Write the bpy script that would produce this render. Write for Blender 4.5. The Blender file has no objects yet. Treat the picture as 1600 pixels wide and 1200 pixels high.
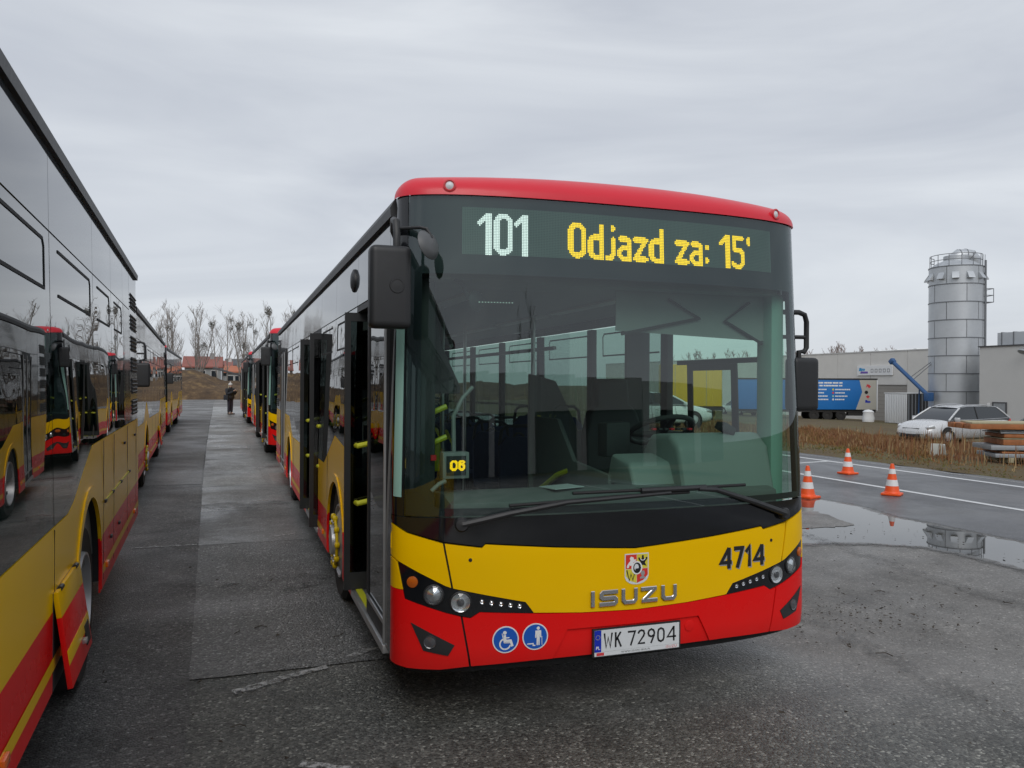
import bpy, bmesh, math, random
import numpy as np
from mathutils import Vector, Matrix
PI = math.pi
rad = math.radians
random.seed(7)
scene = bpy.context.scene
COL = scene.collection

# ------------------------------------------------------------------ camera
YAW, PITCH, ROLL, CAM_H = rad(19.18), math.atan(-2 / 1248.0), 0.005, 1.8
cam_d = bpy.data.cameras.new('camera')
cam_d.sensor_width = 36.0
cam_d.lens = 28.08
cam_d.clip_end = 3000
cam_d.clip_start = 0.05
cam = bpy.data.objects.new('camera', cam_d)
COL.objects.link(cam)
cam.matrix_world = (Matrix.Translation((0, 0, CAM_H)) @ Matrix.Rotation(-YAW, 4, 'Z')
                    @ Matrix.Rotation(PI / 2 + PITCH, 4, 'X') @ Matrix.Rotation(ROLL, 4, 'Z'))
scene.camera = cam

# ------------------------------------------------------------------ sky, sun, exposure
SUN_EL, SUN_AZ = rad(40), rad(196)          # azimuth clockwise from +Y
world = bpy.data.worlds.new('World')
scene.world = world
world.use_nodes = True
wn, wl = world.node_tree.nodes, world.node_tree.links
wn.clear()
w_out = wn.new('ShaderNodeOutputWorld')
w_bg = wn.new('ShaderNodeBackground')
w_bg.inputs['Strength'].default_value = 0.1
w_sky = wn.new('ShaderNodeTexSky')
w_sky.sky_type = 'NISHITA'
w_sky.sun_disc = False
w_sky.sun_elevation = SUN_EL
w_sky.sun_rotation = SUN_AZ
w_tc = wn.new('ShaderNodeTexCoord')
w_map = wn.new('ShaderNodeMapping')
w_map.inputs['Scale'].default_value = (1.0, 1.0, 4.6)
w_map.inputs['Rotation'].default_value = (rad(4), rad(-5), rad(20))
w_n1 = wn.new('ShaderNodeTexNoise')
w_n1.inputs['Scale'].default_value = 1.6
w_n1.inputs['Detail'].default_value = 5.0
w_n1.inputs['Roughness'].default_value = 0.52
w_n1.inputs['Distortion'].default_value = 0.8
w_ramp = wn.new('ShaderNodeValToRGB')
w_ramp.color_ramp.elements[0].position = 0.28
w_ramp.color_ramp.elements[0].color = (5.15, 5.5, 6.2, 1)
w_ramp.color_ramp.elements[1].position = 0.72
w_ramp.color_ramp.elements[1].color = (7.6, 7.95, 8.4, 1)
w_mix = wn.new('ShaderNodeMix')
w_mix.data_type = 'RGBA'
w_mix.inputs[0].default_value = 0.93
wl.new(w_tc.outputs['Generated'], w_map.inputs['Vector'])
wl.new(w_map.outputs[0], w_n1.inputs['Vector'])
wl.new(w_n1.outputs['Fac'], w_ramp.inputs[0])
wl.new(w_sky.outputs[0], w_mix.inputs[6])
wl.new(w_ramp.outputs[0], w_mix.inputs[7])
wl.new(w_mix.outputs[2], w_bg.inputs['Color'])
wl.new(w_bg.outputs[0], w_out.inputs['Surface'])

sun_d = bpy.data.lights.new('sun', 'SUN')
sun_d.energy = 1.4
sun_d.angle = rad(40)
sun_d.color = (1.0, 0.97, 0.93)
sun = bpy.data.objects.new('sun', sun_d)
COL.objects.link(sun)
sdir = Vector((math.sin(SUN_AZ) * math.cos(SUN_EL), math.cos(SUN_AZ) * math.cos(SUN_EL), math.sin(SUN_EL)))
sun.rotation_euler = sdir.to_track_quat('Z', 'Y').to_euler()
sun.location = sdir * 50

scene.view_settings.view_transform = 'Standard'
scene.view_settings.look = 'None'
scene.view_settings.exposure = 0.0
scene.view_settings.gamma = 1.0
scene.view_settings.use_curve_mapping = False
scene.cycles.max_bounces = 9
scene.cycles.glossy_bounces = 5
scene.cycles.transparent_max_bounces = 16
scene.cycles.caustics_reflective = False
scene.cycles.caustics_refractive = False


# ------------------------------------------------------------------ materials
class NT:
    def __init__(s, name):
        s.m = bpy.data.materials.new(name)
        s.m.use_nodes = True
        s.n, s.l = s.m.node_tree.nodes, s.m.node_tree.links
        s.n.clear()
        s.out = s.n.new('ShaderNodeOutputMaterial')
        s.tc = None

    def add(s, t, **k):
        n = s.n.new('ShaderNode' + t)
        for a, v in k.items():
            if hasattr(n, a) and a not in ('Scale',):
                setattr(n, a, v)
            else:
                n.inputs[a].default_value = v
        return n

    def coord(s, kind='Object', scale=None):
        if s.tc is None:
            s.tc = s.n.new('ShaderNodeTexCoord')
        if scale is None:
            return s.tc.outputs[kind]
        mp = s.n.new('ShaderNodeMapping')
        mp.inputs['Scale'].default_value = scale
        s.l.new(s.tc.outputs[kind], mp.inputs['Vector'])
        return mp.outputs[0]

    def noise(s, scale, detail=3, rough=0.55, stretch=None, kind='Object', dist=0.0):
        n = s.add('TexNoise')
        n.inputs['Scale'].default_value = scale
        n.inputs['Detail'].default_value = detail
        n.inputs['Roughness'].default_value = rough
        n.inputs['Distortion'].default_value = dist
        s.l.new(s.coord(kind, stretch), n.inputs['Vector'])
        return n.outputs['Fac']

    def ramp(s, fac, stops):
        r = s.add('ValToRGB')
        e = r.color_ramp.elements
        while len(e) < len(stops):
            e.new(0.5)
        for i, (p, c) in enumerate(stops):
            e[i].position = p
            e[i].color = (c[0], c[1], c[2], 1) if not isinstance(c, (int, float)) else (c, c, c, 1)
        s.l.new(fac, r.inputs[0])
        return r.outputs[0]

    def mix(s, fac, a, b, mode='MIX'):
        m = s.n.new('ShaderNodeMix')
        m.data_type = 'RGBA'
        m.blend_type = mode
        for sock, v in ((m.inputs[0], fac), (m.inputs[6], a), (m.inputs[7], b)):
            if isinstance(v, (int, float)):
                sock.default_value = v if sock == m.inputs[0] else (v, v, v, 1)
            elif isinstance(v, tuple):
                sock.default_value = (v[0], v[1], v[2], 1)
            else:
                s.l.new(v, sock)
        return m.outputs[2]

    def math(s, op, a, b=None, clamp=False):
        m = s.n.new('ShaderNodeMath')
        m.operation = op
        m.use_clamp = clamp
        for i, v in enumerate((a, b)):
            if v is None:
                continue
            if isinstance(v, (int, float)):
                m.inputs[i].default_value = v
            else:
                s.l.new(v, m.inputs[i])
        return m.outputs[0]

    def bump(s, h, strength, dist):
        b = s.n.new('ShaderNodeBump')
        b.inputs['Strength'].default_value = strength
        b.inputs['Distance'].default_value = dist
        s.l.new(h, b.inputs['Height'])
        return b.outputs[0]

    def principled(s, color=(0.5, 0.5, 0.5), rough=0.5, metal=0.0, coat=0.0, coat_rough=0.03, spec=None, ior=None, normal=None, emit=None, estr=0):
        p = s.n.new('ShaderNodeBsdfPrincipled')

        def put(k, v):
            if isinstance(v, (int, float)):
                p.inputs[k].default_value = v
            elif isinstance(v, tuple):
                p.inputs[k].default_value = (v[0], v[1], v[2], 1)
            else:
                s.l.new(v, p.inputs[k])
        put('Base Color', color)
        put('Roughness', rough)
        put('Metallic', metal)
        put('Coat Weight', coat)
        put('Coat Roughness', coat_rough)
        if spec is not None:
            put('Specular IOR Level', spec)
        if ior is not None:
            put('IOR', ior)
        if emit is not None:
            put('Emission Color', emit)
            put('Emission Strength', estr)
        if normal is not None:
            s.l.new(normal, p.inputs['Normal'])
            s.l.new(normal, p.inputs['Coat Normal'])
        s.l.new(p.outputs[0], s.out.inputs['Surface'])
        return s.m


def simple(name, color, rough=0.5, metal=0.0, coat=0.0, var=0.12, scale=6.0, **k):
    t = NT(name)
    f = t.noise(scale, 4, 0.6)
    c = t.mix(f, tuple(x * (1 - var) for x in color), tuple(min(1, x * (1 + var)) for x in color))
    r = t.math('ADD', t.math('MULTIPLY', t.noise(scale * 1.7, 3), 0.12), rough - 0.06)
    return t.principled(c, r, metal, coat, **k)


def paint(name, color):
    """bus paint: clear coat, slight orange peel, road film towards the sills"""
    t = NT(name)
    sep = t.add('SeparateXYZ')
    t.l.new(t.coord(), sep.inputs[0])
    low = t.math('SUBTRACT', 1.0, t.math('DIVIDE', t.math('SUBTRACT', sep.outputs[2], 0.3), 0.75, True), True)
    streak = t.noise(5, 5, 0.65, (1.0, 1.0, 0.35))
    dirt = t.math('MULTIPLY', t.math('MULTIPLY', low, low), t.math('MULTIPLY', streak, 0.32), True)
    c = t.mix(t.noise(2.5, 2), tuple(x * 0.95 for x in color), color)
    c = t.mix(t.math('MULTIPLY', dirt, 0.7), c, (0.16, 0.13, 0.10))
    r = t.math('ADD', 0.22, t.math('MULTIPLY', dirt, 0.9))
    nb = t.bump(t.noise(1.3, 1, 0.4), 0.05, 0.05)
    return t.principled(c, r, 0, 0.03, 0.04, ior=1.28, normal=nb)


def glass(name, tint, f0=0.055, wave=0.0, wscale=1.0, gl=(1, 1, 1)):
    t = NT(name)
    lw = t.add('LayerWeight')
    lw.inputs['Blend'].default_value = 0.5
    f = t.math('POWER', lw.outputs['Facing'], 5.0)
    fac = t.math('ADD', f0, t.math('MULTIPLY', f, 1 - f0), True)
    tr = t.add('BsdfTransparent')
    tr.inputs[0].default_value = (*tint, 1)
    g = t.add('BsdfGlossy')
    g.inputs['Roughness'].default_value = 0.0
    g.inputs['Color'].default_value = (*gl, 1)
    if wave:
        nb = t.bump(t.noise(wscale, 1, 0.4), wave, 0.05)
        t.l.new(nb, g.inputs['Normal'])
    mx = t.add('MixShader')
    t.l.new(fac, mx.inputs[0])
    t.l.new(tr.outputs[0], mx.inputs[1])
    t.l.new(g.outputs[0], mx.inputs[2])
    t.l.new(mx.outputs[0], t.out.inputs['Surface'])
    return t.m


def emis(name, color, s):
    t = NT(name)
    e = t.add('Emission')
    e.inputs[0].default_value = (*color, 1)
    e.inputs[1].default_value = s
    t.l.new(e.outputs[0], t.out.inputs['Surface'])
    return t.m


M = {}
M['yellow'] = paint('bus_yellow', (0.90, 0.53, 0.0))
M['red'] = paint('bus_red', (0.82, 0.006, 0.007))
M['cap_red'] = simple('cap_red', (0.66, 0.010, 0.028), 0.38, 0, 0.08, 0.04)
t = NT('gloss_black')
M['black_gloss'] = t.principled((0.008, 0.009, 0.011), 0.06, 0, 0.0, ior=1.55, normal=t.bump(t.noise(1.1, 1, 0.4), 0.12, 0.05))
t = NT('upper_cladding')
M['cladding'] = t.principled((0.055, 0.065, 0.075), 0.05, 0, 0.0, ior=2.6, normal=t.bump(t.noise(0.9, 1, 0.4), 0.12, 0.05))
M['black_plastic'] = simple('black_plastic', (0.02, 0.021, 0.023), 0.5, var=0.2, scale=20)
M['mirror_grey'] = simple('mirror_grey', (0.10, 0.105, 0.11), 0.5)
M['rubber'] = simple('rubber', (0.014, 0.014, 0.015), 0.75, var=0.3, scale=15)
M['tyre'] = simple('tyre', (0.022, 0.021, 0.02), 0.85, var=0.4, scale=12)
M['rim'] = simple('rim', (0.5, 0.5, 0.51), 0.38, 0.55, var=0.15)
M['alu'] = simple('aluminium', (0.55, 0.56, 0.57), 0.35, 0.8, var=0.1)
M['chrome'] = simple('chrome', (0.75, 0.76, 0.78), 0.12, 1.0, var=0.05)
M['badge'] = simple('badge_metal', (0.78, 0.78, 0.80), 0.16, 0.95, var=0.05)
M['lamp'] = simple('lamp_reflector', (0.72, 0.73, 0.75), 0.16, 0.8, var=0.1, scale=40)
M['lens'] = glass('lamp_lens', (0.92, 0.95, 0.96), 0.08)
M['windscreen'] = glass('windscreen_glass', (0.54, 0.70, 0.63), 0.085, 0.03, 0.8, (0.93, 0.98, 1.0))
M['side_glass'] = glass('side_glass', (0.36, 0.46, 0.43), 0.10, 0.16, 0.9)
M['cab_glass'] = glass('cab_glass', (0.80, 0.95, 0.88), 0.06, 0.05, 0.9)
M['door_glass'] = glass('door_glass', (0.05, 0.065, 0.062), 0.075, 0.12, 1.2)
M['mask'] = simple('glass_mask', (0.012, 0.016, 0.026), 0.5, var=0.1)
M['display'] = simple('display_board', (0.17, 0.23, 0.225), 0.55, var=0.05)
M['led_off'] = simple('led_dark', (0.09, 0.12, 0.12), 0.6)
M['led_amber'] = emis('led_amber', (1.0, 0.56, 0.006), 2.5)
M['led_white'] = emis('led_white', (0.98, 0.98, 1.0), 1.6)
M['glass_grey'] = simple('fog_glass', (0.10, 0.10, 0.11), 0.15, 0.3, 0.6)
M['amber_lens'] = simple('amber_lens', (0.50, 0.11, 0.01), 0.2, 0, 0.6)
M['reflector'] = simple('orange_reflector', (0.85, 0.16, 0.02), 0.25, 0, 0.6)
M['white'] = simple('white_paint', (0.78, 0.79, 0.79), 0.4, var=0.04)
M['plate_white'] = simple('plate_white', (0.68, 0.71, 0.73), 0.35, var=0.03)
M['sign_blue'] = simple('sign_blue', (0.012, 0.10, 0.48), 0.35, var=0.05)
M['plate_blue'] = simple('plate_blue', (0.01, 0.03, 0.42), 0.35)
M['ink'] = simple('ink_black', (0.012, 0.012, 0.014), 0.45)
M['ink_grey'] = simple('ink_grey', (0.30, 0.30, 0.31), 0.45)
M['ink_red'] = simple('ink_red', (0.62, 0.05, 0.06), 0.45)
M['crest_red'] = simple('crest_red', (0.66, 0.04, 0.025), 0.4)
M['crest_yellow'] = simple('crest_yellow', (0.70, 0.60, 0.05), 0.4)
M['guard_yellow'] = simple('guard_yellow', (0.72, 0.50, 0.0), 0.35, var=0.08)
M['handle_yellow'] = simple('handle_yellow', (0.62, 0.62, 0.03), 0.4, var=0.06)
M['int_grey'] = simple('interior_grey', (0.17, 0.18, 0.18), 0.6, var=0.05)
M['int_light'] = simple('interior_light', (0.32, 0.345, 0.34), 0.6, var=0.04)
M['int_dark'] = simple('interior_dark', (0.035, 0.037, 0.04), 0.6)
M['dash'] = simple('dashboard_grey', (0.30, 0.34, 0.335), 0.55, var=0.05)
M['int_floor'] = simple('interior_floor', (0.06, 0.062, 0.066), 0.55, var=0.3, scale=40)
M['seat_blue'] = simple('seat_fabric', (0.03, 0.045, 0.12), 0.8, var=0.3, scale=60)
M['steel_pole'] = simple('steel_pole', (0.55, 0.56, 0.56), 0.3, 0.8)
M['btn_red'] = simple('button_red', (0.7, 0.02, 0.03), 0.4)
M['mint'] = simple('mint_green', (0.30, 0.52, 0.45), 0.45, var=0.06)


# ------------------------------------------------------------------ mesh helpers
def link(o, parent=None):
    COL.objects.link(o)
    if parent is not None:
        o.parent = parent
    return o


def tag(o, label=None, cat=None, group=None, kind=None):
    if label:
        o['label'] = label
    if cat:
        o['category'] = cat
    if group:
        o['group'] = group
    if kind:
        o['kind'] = kind
    return o


def empty(name, loc=(0, 0, 0), rz=0.0):
    o = bpy.data.objects.new(name, None)
    o.empty_display_size = 0.2
    o.location = loc
    o.rotation_euler = (0, 0, rz)
    return link(o)


def copy_tree(o, parent=None):
    c = o.copy()
    COL.objects.link(c)
    c.parent = parent
    for ch in list(o.children):
        copy_tree(ch, c)
    return c


class MB:
    def __init__(s):
        s.v, s.f = [], []

    def add(s, vs, fs):
        b = len(s.v)
        s.v += [tuple(p) for p in vs]
        s.f += [tuple(i + b for i in f) for f in fs]
        return s

    def box(s, c, d, m=None):
        x, y, z = d[0] / 2, d[1] / 2, d[2] / 2
        vs = [Vector((sx * x, sy * y, sz * z)) for sz in (-1, 1) for sy in (-1, 1) for sx in (-1, 1)]
        if m is not None:
            vs = [m @ p for p in vs]
        c = Vector(c)
        return s.add([p + c for p in vs], [(0, 2, 3, 1), (4, 5, 7, 6), (0, 1, 5, 4), (2, 6, 7, 3), (0, 4, 6, 2), (1, 3, 7, 5)])

    def bx(s, x0, x1, y0, y1, z0, z1):
        return s.box(((x0 + x1) / 2, (y0 + y1) / 2, (z0 + z1) / 2), (x1 - x0, y1 - y0, z1 - z0))

    def ring(s, c, ax, r, n, up=None):
        ax = Vector(ax).normalized()
        u = ax.orthogonal().normalized() if up is None else (Vector(up) - ax * Vector(up).dot(ax)).normalized()
        w = ax.cross(u)
        return [Vector(c) + (u * math.cos(2 * PI * i / n) + w * math.sin(2 * PI * i / n)) * r for i in range(n)]

    def tube(s, pts, r, n=8, caps=True):
        pts = [Vector(p) for p in pts]
        rs = r if isinstance(r, (list, tuple)) else [r] * len(pts)
        rings, up = [], None
        for i, p in enumerate(pts):
            a = pts[min(i + 1, len(pts) - 1)] - pts[max(i - 1, 0)]
            if a.length < 1e-9:
                a = Vector((0, 0, 1))
            a.normalize()
            if up is None:
                up = a.orthogonal().normalized()
            up = (up - a * up.dot(a))
            up = up.normalized() if up.length > 1e-5 else a.orthogonal().normalized()
            rings.append(s.ring(p, a, rs[i], n, up))
        vs = [q for g in rings for q in g]
        fs = []
        for k in range(len(pts) - 1):
            for i in range(n):
                j = (i + 1) % n
                fs.append((k * n + i, k * n + j, (k + 1) * n + j, (k + 1) * n + i))
        if caps:
            fs.append(tuple(range(n - 1, -1, -1)))
            fs.append(tuple(range((len(pts) - 1) * n, len(pts) * n)))
        return s.add(vs, fs)

    def cyl(s, p0, p1, r0, r1=None, n=16):
        return s.tube([p0, p1], [r0, r0 if r1 is None else r1], n)

    def lathe(s, prof, c, ax, n=24):
        """prof: list of (radius, distance along ax)"""
        ax = Vector(ax).normalized()
        vs, fs = [], []
        for r, d in prof:
            vs += s.ring(Vector(c) + ax * d, ax, max(r, 1e-4), n)
        for k in range(len(prof) - 1):
            for i in range(n):
                j = (i + 1) % n
                fs.append((k * n + i, k * n + j, (k + 1) * n + j, (k + 1) * n + i))
        return s.add(vs, fs)

    def prism(s, poly, mapf, d0, d1):
        """poly in 2D; mapf(a, b, d) -> 3D, d is the distance along the normal"""
        n = len(poly)
        vs = [mapf(a, b, d0) for a, b in poly] + [mapf(a, b, d1) for a, b in poly]
        fs = [tuple(range(n - 1, -1, -1)), tuple(range(n, 2 * n))]
        fs += [(i, (i + 1) % n, n + (i + 1) % n, n + i) for i in range(n)]
        return s.add(vs, fs)

    def build(s, name, mat, parent=None, smooth=35, bevel=0.0, seg=2, loc=None):
        me = bpy.data.meshes.new(name)
        bm = bmesh.new()
        bv = [bm.verts.new(p) for p in s.v]
        for f in s.f:
            try:
                bm.faces.new([bv[i] for i in f])
            except ValueError:
                pass
        bmesh.ops.recalc_face_normals(bm, faces=bm.faces)
        if bevel:
            es = [e for e in bm.edges if len(e.link_faces) == 2 and e.calc_face_angle(0) > 0.5]
            bmesh.ops.bevel(bm, geom=es, offset=bevel, segments=seg, profile=0.6, affect='EDGES', clamp_overlap=True)
        if smooth:
            for f in bm.faces:
                f.smooth = True
            lim = rad(smooth)
            for e in bm.edges:
                if len(e.link_faces) == 2 and e.calc_face_angle(0) > lim:
                    e.smooth = False
        bm.to_mesh(me)
        bm.free()
        me.materials.append(mat)
        o = bpy.data.objects.new(name, me)
        if loc is not None:
            o.location = loc
        return link(o, parent)


def thick(pts, w, closed=False):
    """polyline -> outline polygon of width w with mitred joints"""
    n = len(pts)
    L, R = [], []
    for i in range(n):
        p = Vector(pts[i])
        a = (Vector(pts[i]) - Vector(pts[i - 1])).normalized() if (i > 0 or closed) else None
        b = (Vector(pts[(i + 1) % n]) - p).normalized() if (i < n - 1 or closed) else None
        a = a or b
        b = b or a
        na, nb = Vector((-a.y, a.x)), Vector((-b.y, b.x))
        m = (na + nb)
        m = m.normalized() if m.length > 1e-6 else na
        k = (w / 2) / max(0.62, m.dot(na))
        L.append(tuple(p + m * k))
        R.append(tuple(p - m * k))
    return L + R[::-1]


def frame_polys(x0, y0, x1, y1, w):
    return [[(x0, y0), (x1, y0), (x1, y0 + w), (x0, y0 + w)], [(x0, y1 - w), (x1, y1 - w), (x1, y1), (x0, y1)], [(x0, y0 + w), (x0 + w, y0 + w), (x0 + w, y1 - w), (x0, y1 - w)], [(x1 - w, y0 + w), (x1, y0 + w), (x1, y1 - w), (x1 - w, y1 - w)]]


def circle(cx, cy, r, n=20, rx=None, a0=0, a1=2 * PI):
    rx = rx or r
    full = abs(a1 - a0 - 2 * PI) < 1e-6
    m = n if full else n + 1
    return [(cx + rx * math.cos(a0 + (a1 - a0) * i / n), cy + r * math.sin(a0 + (a1 - a0) * i / n)) for i in range(m)]


STROKES = {'4': ([[(0.62, 0), (0.62, 1)], [(0.62, 0.97), (0.06, 0.30), (0.82, 0.30)]], 0.86), '7': ([[(0.0, 0.93), (0.62, 0.93), (0.24, 0.0)]], 0.72), '1': ([[(0.04, 0.70), (0.30, 0.97), (0.30, 0.0)]], 0.52),
           '2': ([[(0.06, 0.74), (0.14, 0.89), (0.33, 0.95), (0.52, 0.89), (0.58, 0.72), (0.52, 0.56), (0.08, 0.07), (0.64, 0.07)]], 0.74),
           '9': ([[(0.30, 0.0), (0.56, 0.50), (0.60, 0.70), (0.52, 0.87), (0.33, 0.95), (0.14, 0.87), (0.06, 0.70), (0.14, 0.52), (0.33, 0.45), (0.52, 0.52)]], 0.74),
           '0': ([[(0.32, 0.05), (0.13, 0.13), (0.06, 0.30), (0.06, 0.70), (0.13, 0.87), (0.32, 0.95), (0.51, 0.87), (0.58, 0.70), (0.58, 0.30), (0.51, 0.13), (0.32, 0.05), (0.13, 0.13)]], 0.72),
           'W': ([[(0.04, 1), (0.20, 0.04), (0.40, 0.70), (0.60, 0.04), (0.76, 1)]], 0.90), 'K': ([[(0.08, 0), (0.08, 1)], [(0.56, 1), (0.10, 0.46)], [(0.24, 0.62), (0.60, 0.0)]], 0.72)}


def stroke_text(body, h, wk, lw):
    polys, x = [], 0.0
    for ch in body:
        st, w = STROKES[ch]
        for pl_ in st:
            polys.append(thick([((x + a * wk) * h, b * h) for a, b in pl_], lw))
        x += w * wk + 0.10
    tot = (x - 0.10) * h
    return [[(a - tot / 2, b) for a, b in p] for p in polys]


_text_cache = {}


def text_polys(body, size, bold=0.0, width=1.0, spacing=1.0, align='CENTER'):
    """flat triangles/ngons of the built-in font: (verts2d, faces), bounding height = size"""
    cu = bpy.data.curves.new('lettering', 'FONT')
    cu.body = body
    cu.size = 1.0
    cu.offset = bold
    cu.space_character = spacing
    cu.align_x = align
    cu.resolution_u = 3
    o = bpy.data.objects.new('lettering', cu)
    COL.objects.link(o)
    dg = bpy.context.evaluated_depsgraph_get()
    me = o.evaluated_get(dg).to_mesh()
    vs = [(v.co.x, v.co.y) for v in me.vertices]
    fs = [tuple(p.vertices) for p in me.polygons]
    o.evaluated_get(dg).to_mesh_clear()
    bpy.data.objects.remove(o)
    bpy.data.curves.remove(cu)
    ys = [v[1] for v in vs]
    h = max(ys) - min(ys)
    y0 = min(ys)
    k = size / h
    return [(x * k * width, (y - y0) * k) for x, y in vs], fs


# ------------------------------------------------------------------ bus body surfaces (bus-local: front at y = 0 and below, +y to the rear)
SE, BUL, LEN = 2.6, 0.30, 12.2


def yoff(z):
    return (0.5 - z) ** 2 if z < 0.5 else (0.04 * (z - 0.95) if z > 0.95 else 0.0)


def dyoff(z):
    return -2 * (0.5 - z) if z < 0.5 else (0.04 if z > 0.95 else 0.0)


def half_w(z):
    return 1.31 - (0.02 * (z - 1) if z > 1 else 0)


def front(a, z, off=0.0):
    w = half_w(z)
    a = max(-1.0, min(1.0, a))
    yy = -BUL * max(0.0, 1 - abs(a) ** SE) ** (1 / SE)
    p = Vector((a * w, yy + yoff(z), z))
    return p + front_n(a, z) * off if off else p


def front_n(a, z):
    w = half_w(z)
    a = max(-1.0, min(1.0, a))
    yy = -BUL * max(0.0, 1 - abs(a) ** SE) ** (1 / SE)
    gx = math.copysign(abs(a) ** (SE - 1) / w, a)
    gy = -((abs(yy) / BUL) ** (SE - 1)) / BUL
    n = Vector((gx, gy, -gy * dyoff(z) * 1.0 + (0.022 * abs(gx) if z > 1 else 0)))
    return n.normalized()


def side(sgn):
    def f(y, z, off=0.0):
        if y < 1.4:
            y += yoff(z) * (1 - y / 1.4)
        return Vector((sgn * (half_w(z) + off), y, z))

    def n(y, z):
        return Vector((sgn, 0, 0.022 if z > 1 else 0)).normalized()
    return f, n


_t = np.linspace(-PI / 2, PI / 2, 65)
CUT_A = [math.copysign(abs(math.sin(x)) ** (2 / SE), x) for x in _t][1:-1]
CUT_Z = [round(0.3 + 0.05 * i, 3) for i in range(56)]


def sheet(name, polys, mapf, nf, mat, parent, off=0.0, cut_a=(), cut_b=(), flange=0.0):
    """curved panel: 2D outlines cut by grid lines, laid on a surface, exact normals, optional turned-in edge"""
    bm = bmesh.new()
    for poly in polys:
        vs = [bm.verts.new((a, b, 0)) for a, b in poly]
        bm.faces.new(vs)
    bmesh.ops.triangulate(bm, faces=bm.faces[:])
    aa = [v.co.x for v in bm.verts]
    bb = [v.co.y for v in bm.verts]
    for c in cut_a:
        if min(aa) + 1e-4 < c < max(aa) - 1e-4:
            bmesh.ops.bisect_plane(bm, geom=bm.verts[:] + bm.edges[:] + bm.faces[:], dist=1e-5, plane_co=(c, 0, 0), plane_no=(1, 0, 0))
    for c in cut_b:
        if min(bb) + 1e-4 < c < max(bb) - 1e-4:
            bmesh.ops.bisect_plane(bm, geom=bm.verts[:] + bm.edges[:] + bm.faces[:], dist=1e-5, plane_co=(0, c, 0), plane_no=(0, 1, 0))
    bm.verts.ensure_lookup_table()
    bm.verts.index_update()
    uv = [(v.co.x, v.co.y) for v in bm.verts]
    verts = [mapf(a, b, off) for a, b in uv]
    nrm = [nf(a, b) for a, b in uv]
    faces, kinds = [], []
    for f in bm.faces:
        idx = [v.index for v in f.verts]
        p = [verts[i] for i in idx]
        fn = (p[1] - p[0]).cross(p[2] - p[0])
        if fn.length < 1e-10:
            continue
        if fn.dot(nrm[idx[0]]) < 0:
            idx.reverse()
        faces.append(idx)
        kinds.append(0)
    if flange:
        base = len(verts)
        bnd = [e for e in bm.edges if len(e.link_faces) == 1]
        mp = {}
        for e in bnd:
            for v in e.verts:
                if v.index not in mp:
                    mp[v.index] = len(verts)
                    a, b = uv[v.index]
                    verts.append(mapf(a, b, off - flange))
                    nrm.append(nrm[v.index])
        for e in bnd:
            i, j = e.verts[0].index, e.verts[1].index
            fc = e.link_faces[0].calc_center_median()
            mid = (e.verts[0].co + e.verts[1].co) / 2
            q = [i, j, mp[j], mp[i]]
            outw = mapf(mid.x + (mid.x - fc.x) * 0.01, mid.y + (mid.y - fc.y) * 0.01, off) - mapf(mid.x, mid.y, off)
            fn = (verts[j] - verts[i]).cross(verts[mp[j]] - verts[i])
            if fn.dot(outw) < 0:
                q.reverse()
            faces.append(q)
            kinds.append(1)
    bm.free()
    me = bpy.data.meshes.new(name)
    me.from_pydata([tuple(v) for v in verts], [], faces)
    me.polygons.foreach_set('use_smooth', [True] * len(me.polygons))
    ln = []
    for p, k in zip(me.polygons, kinds):
        for vi in p.vertices:
            ln.append(tuple(p.normal) if k else tuple(nrm[vi]))
    me.normals_split_custom_set(ln)
    me.materials.append(mat)
    o = bpy.data.objects.new(name, me)
    return link(o, parent)


def decal(name, tp, mapf, off, mat, parent, depth=0.0):
    """lettering (verts, faces) laid on a surface; with depth it stands proud"""
    vs, fs = tp
    mb = MB()
    n = len(vs)
    P = [mapf(a, b, off + depth) for a, b in vs]
    mb.add(P, fs)
    return mb.build(name, mat, parent, smooth=0)


def shape(name, polys, mapf, off, mat, parent, depth=0.0015):
    mb = MB()
    for p in polys:
        mb.prism(p, mapf, off, off + depth)
    return mb.build(name, mat, parent, smooth=0)


# ------------------------------------------------------------------ the bus
AX_F, AX_R, ARCH_R, ARCH_Z = 2.5, 8.35, 0.55, 0.50
Z_SK, Z_RED, Z_TOP, Z_RAIL = 0.36, 0.72, 2.42, 2.80
EDGE_DOOR = [(0.0, 1.13), (1.46, 1.36), (1.95, 1.375), (2.61, 1.43), (3.40, 1.125), (3.6, 1.12), (7.58, 1.09), (7.75, 1.12), (8.45, 1.355), (12.2, 1.36)]
EDGE_CAB = [(0.0, 1.13), (1.55, 1.125), (1.75, 1.15), (2.42, 1.43), (2.75, 1.43), (3.40, 1.125), (3.6, 1.12), (7.52, 1.085), (7.72, 1.12), (8.1, 1.24), (8.5, 1.355), (12.2, 1.36)]


def along(edge, y0, y1):
    def at(y):
        for (a, za), (b, zb) in zip(edge, edge[1:]):
            if a <= y <= b:
                return (y, za + (zb - za) * (y - a) / (b - a))
        return (y, edge[-1][1])
    return [at(y0)] + [p for p in edge if y0 + 1e-3 < p[0] < y1 - 1e-3] + [at(y1)]


def arch_pts(yc, z0, n=14, r=ARCH_R):
    """points over the arch from front to rear, starting and ending at height z0"""
    s0 = math.asin((z0 - ARCH_Z) / r)
    return [(yc - r * math.cos(s0 + (PI - 2 * s0) * i / n), ARCH_Z + r * math.sin(s0 + (PI - 2 * s0) * i / n)) for i in range(n + 1)]


def lower_edge(y0, y1, z):
    out = [(y0, z)]
    for yc in (AX_F, AX_R):
        if y0 < yc < y1:
            out += arch_pts(yc, z)
    return out + [(y1, z)]


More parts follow.
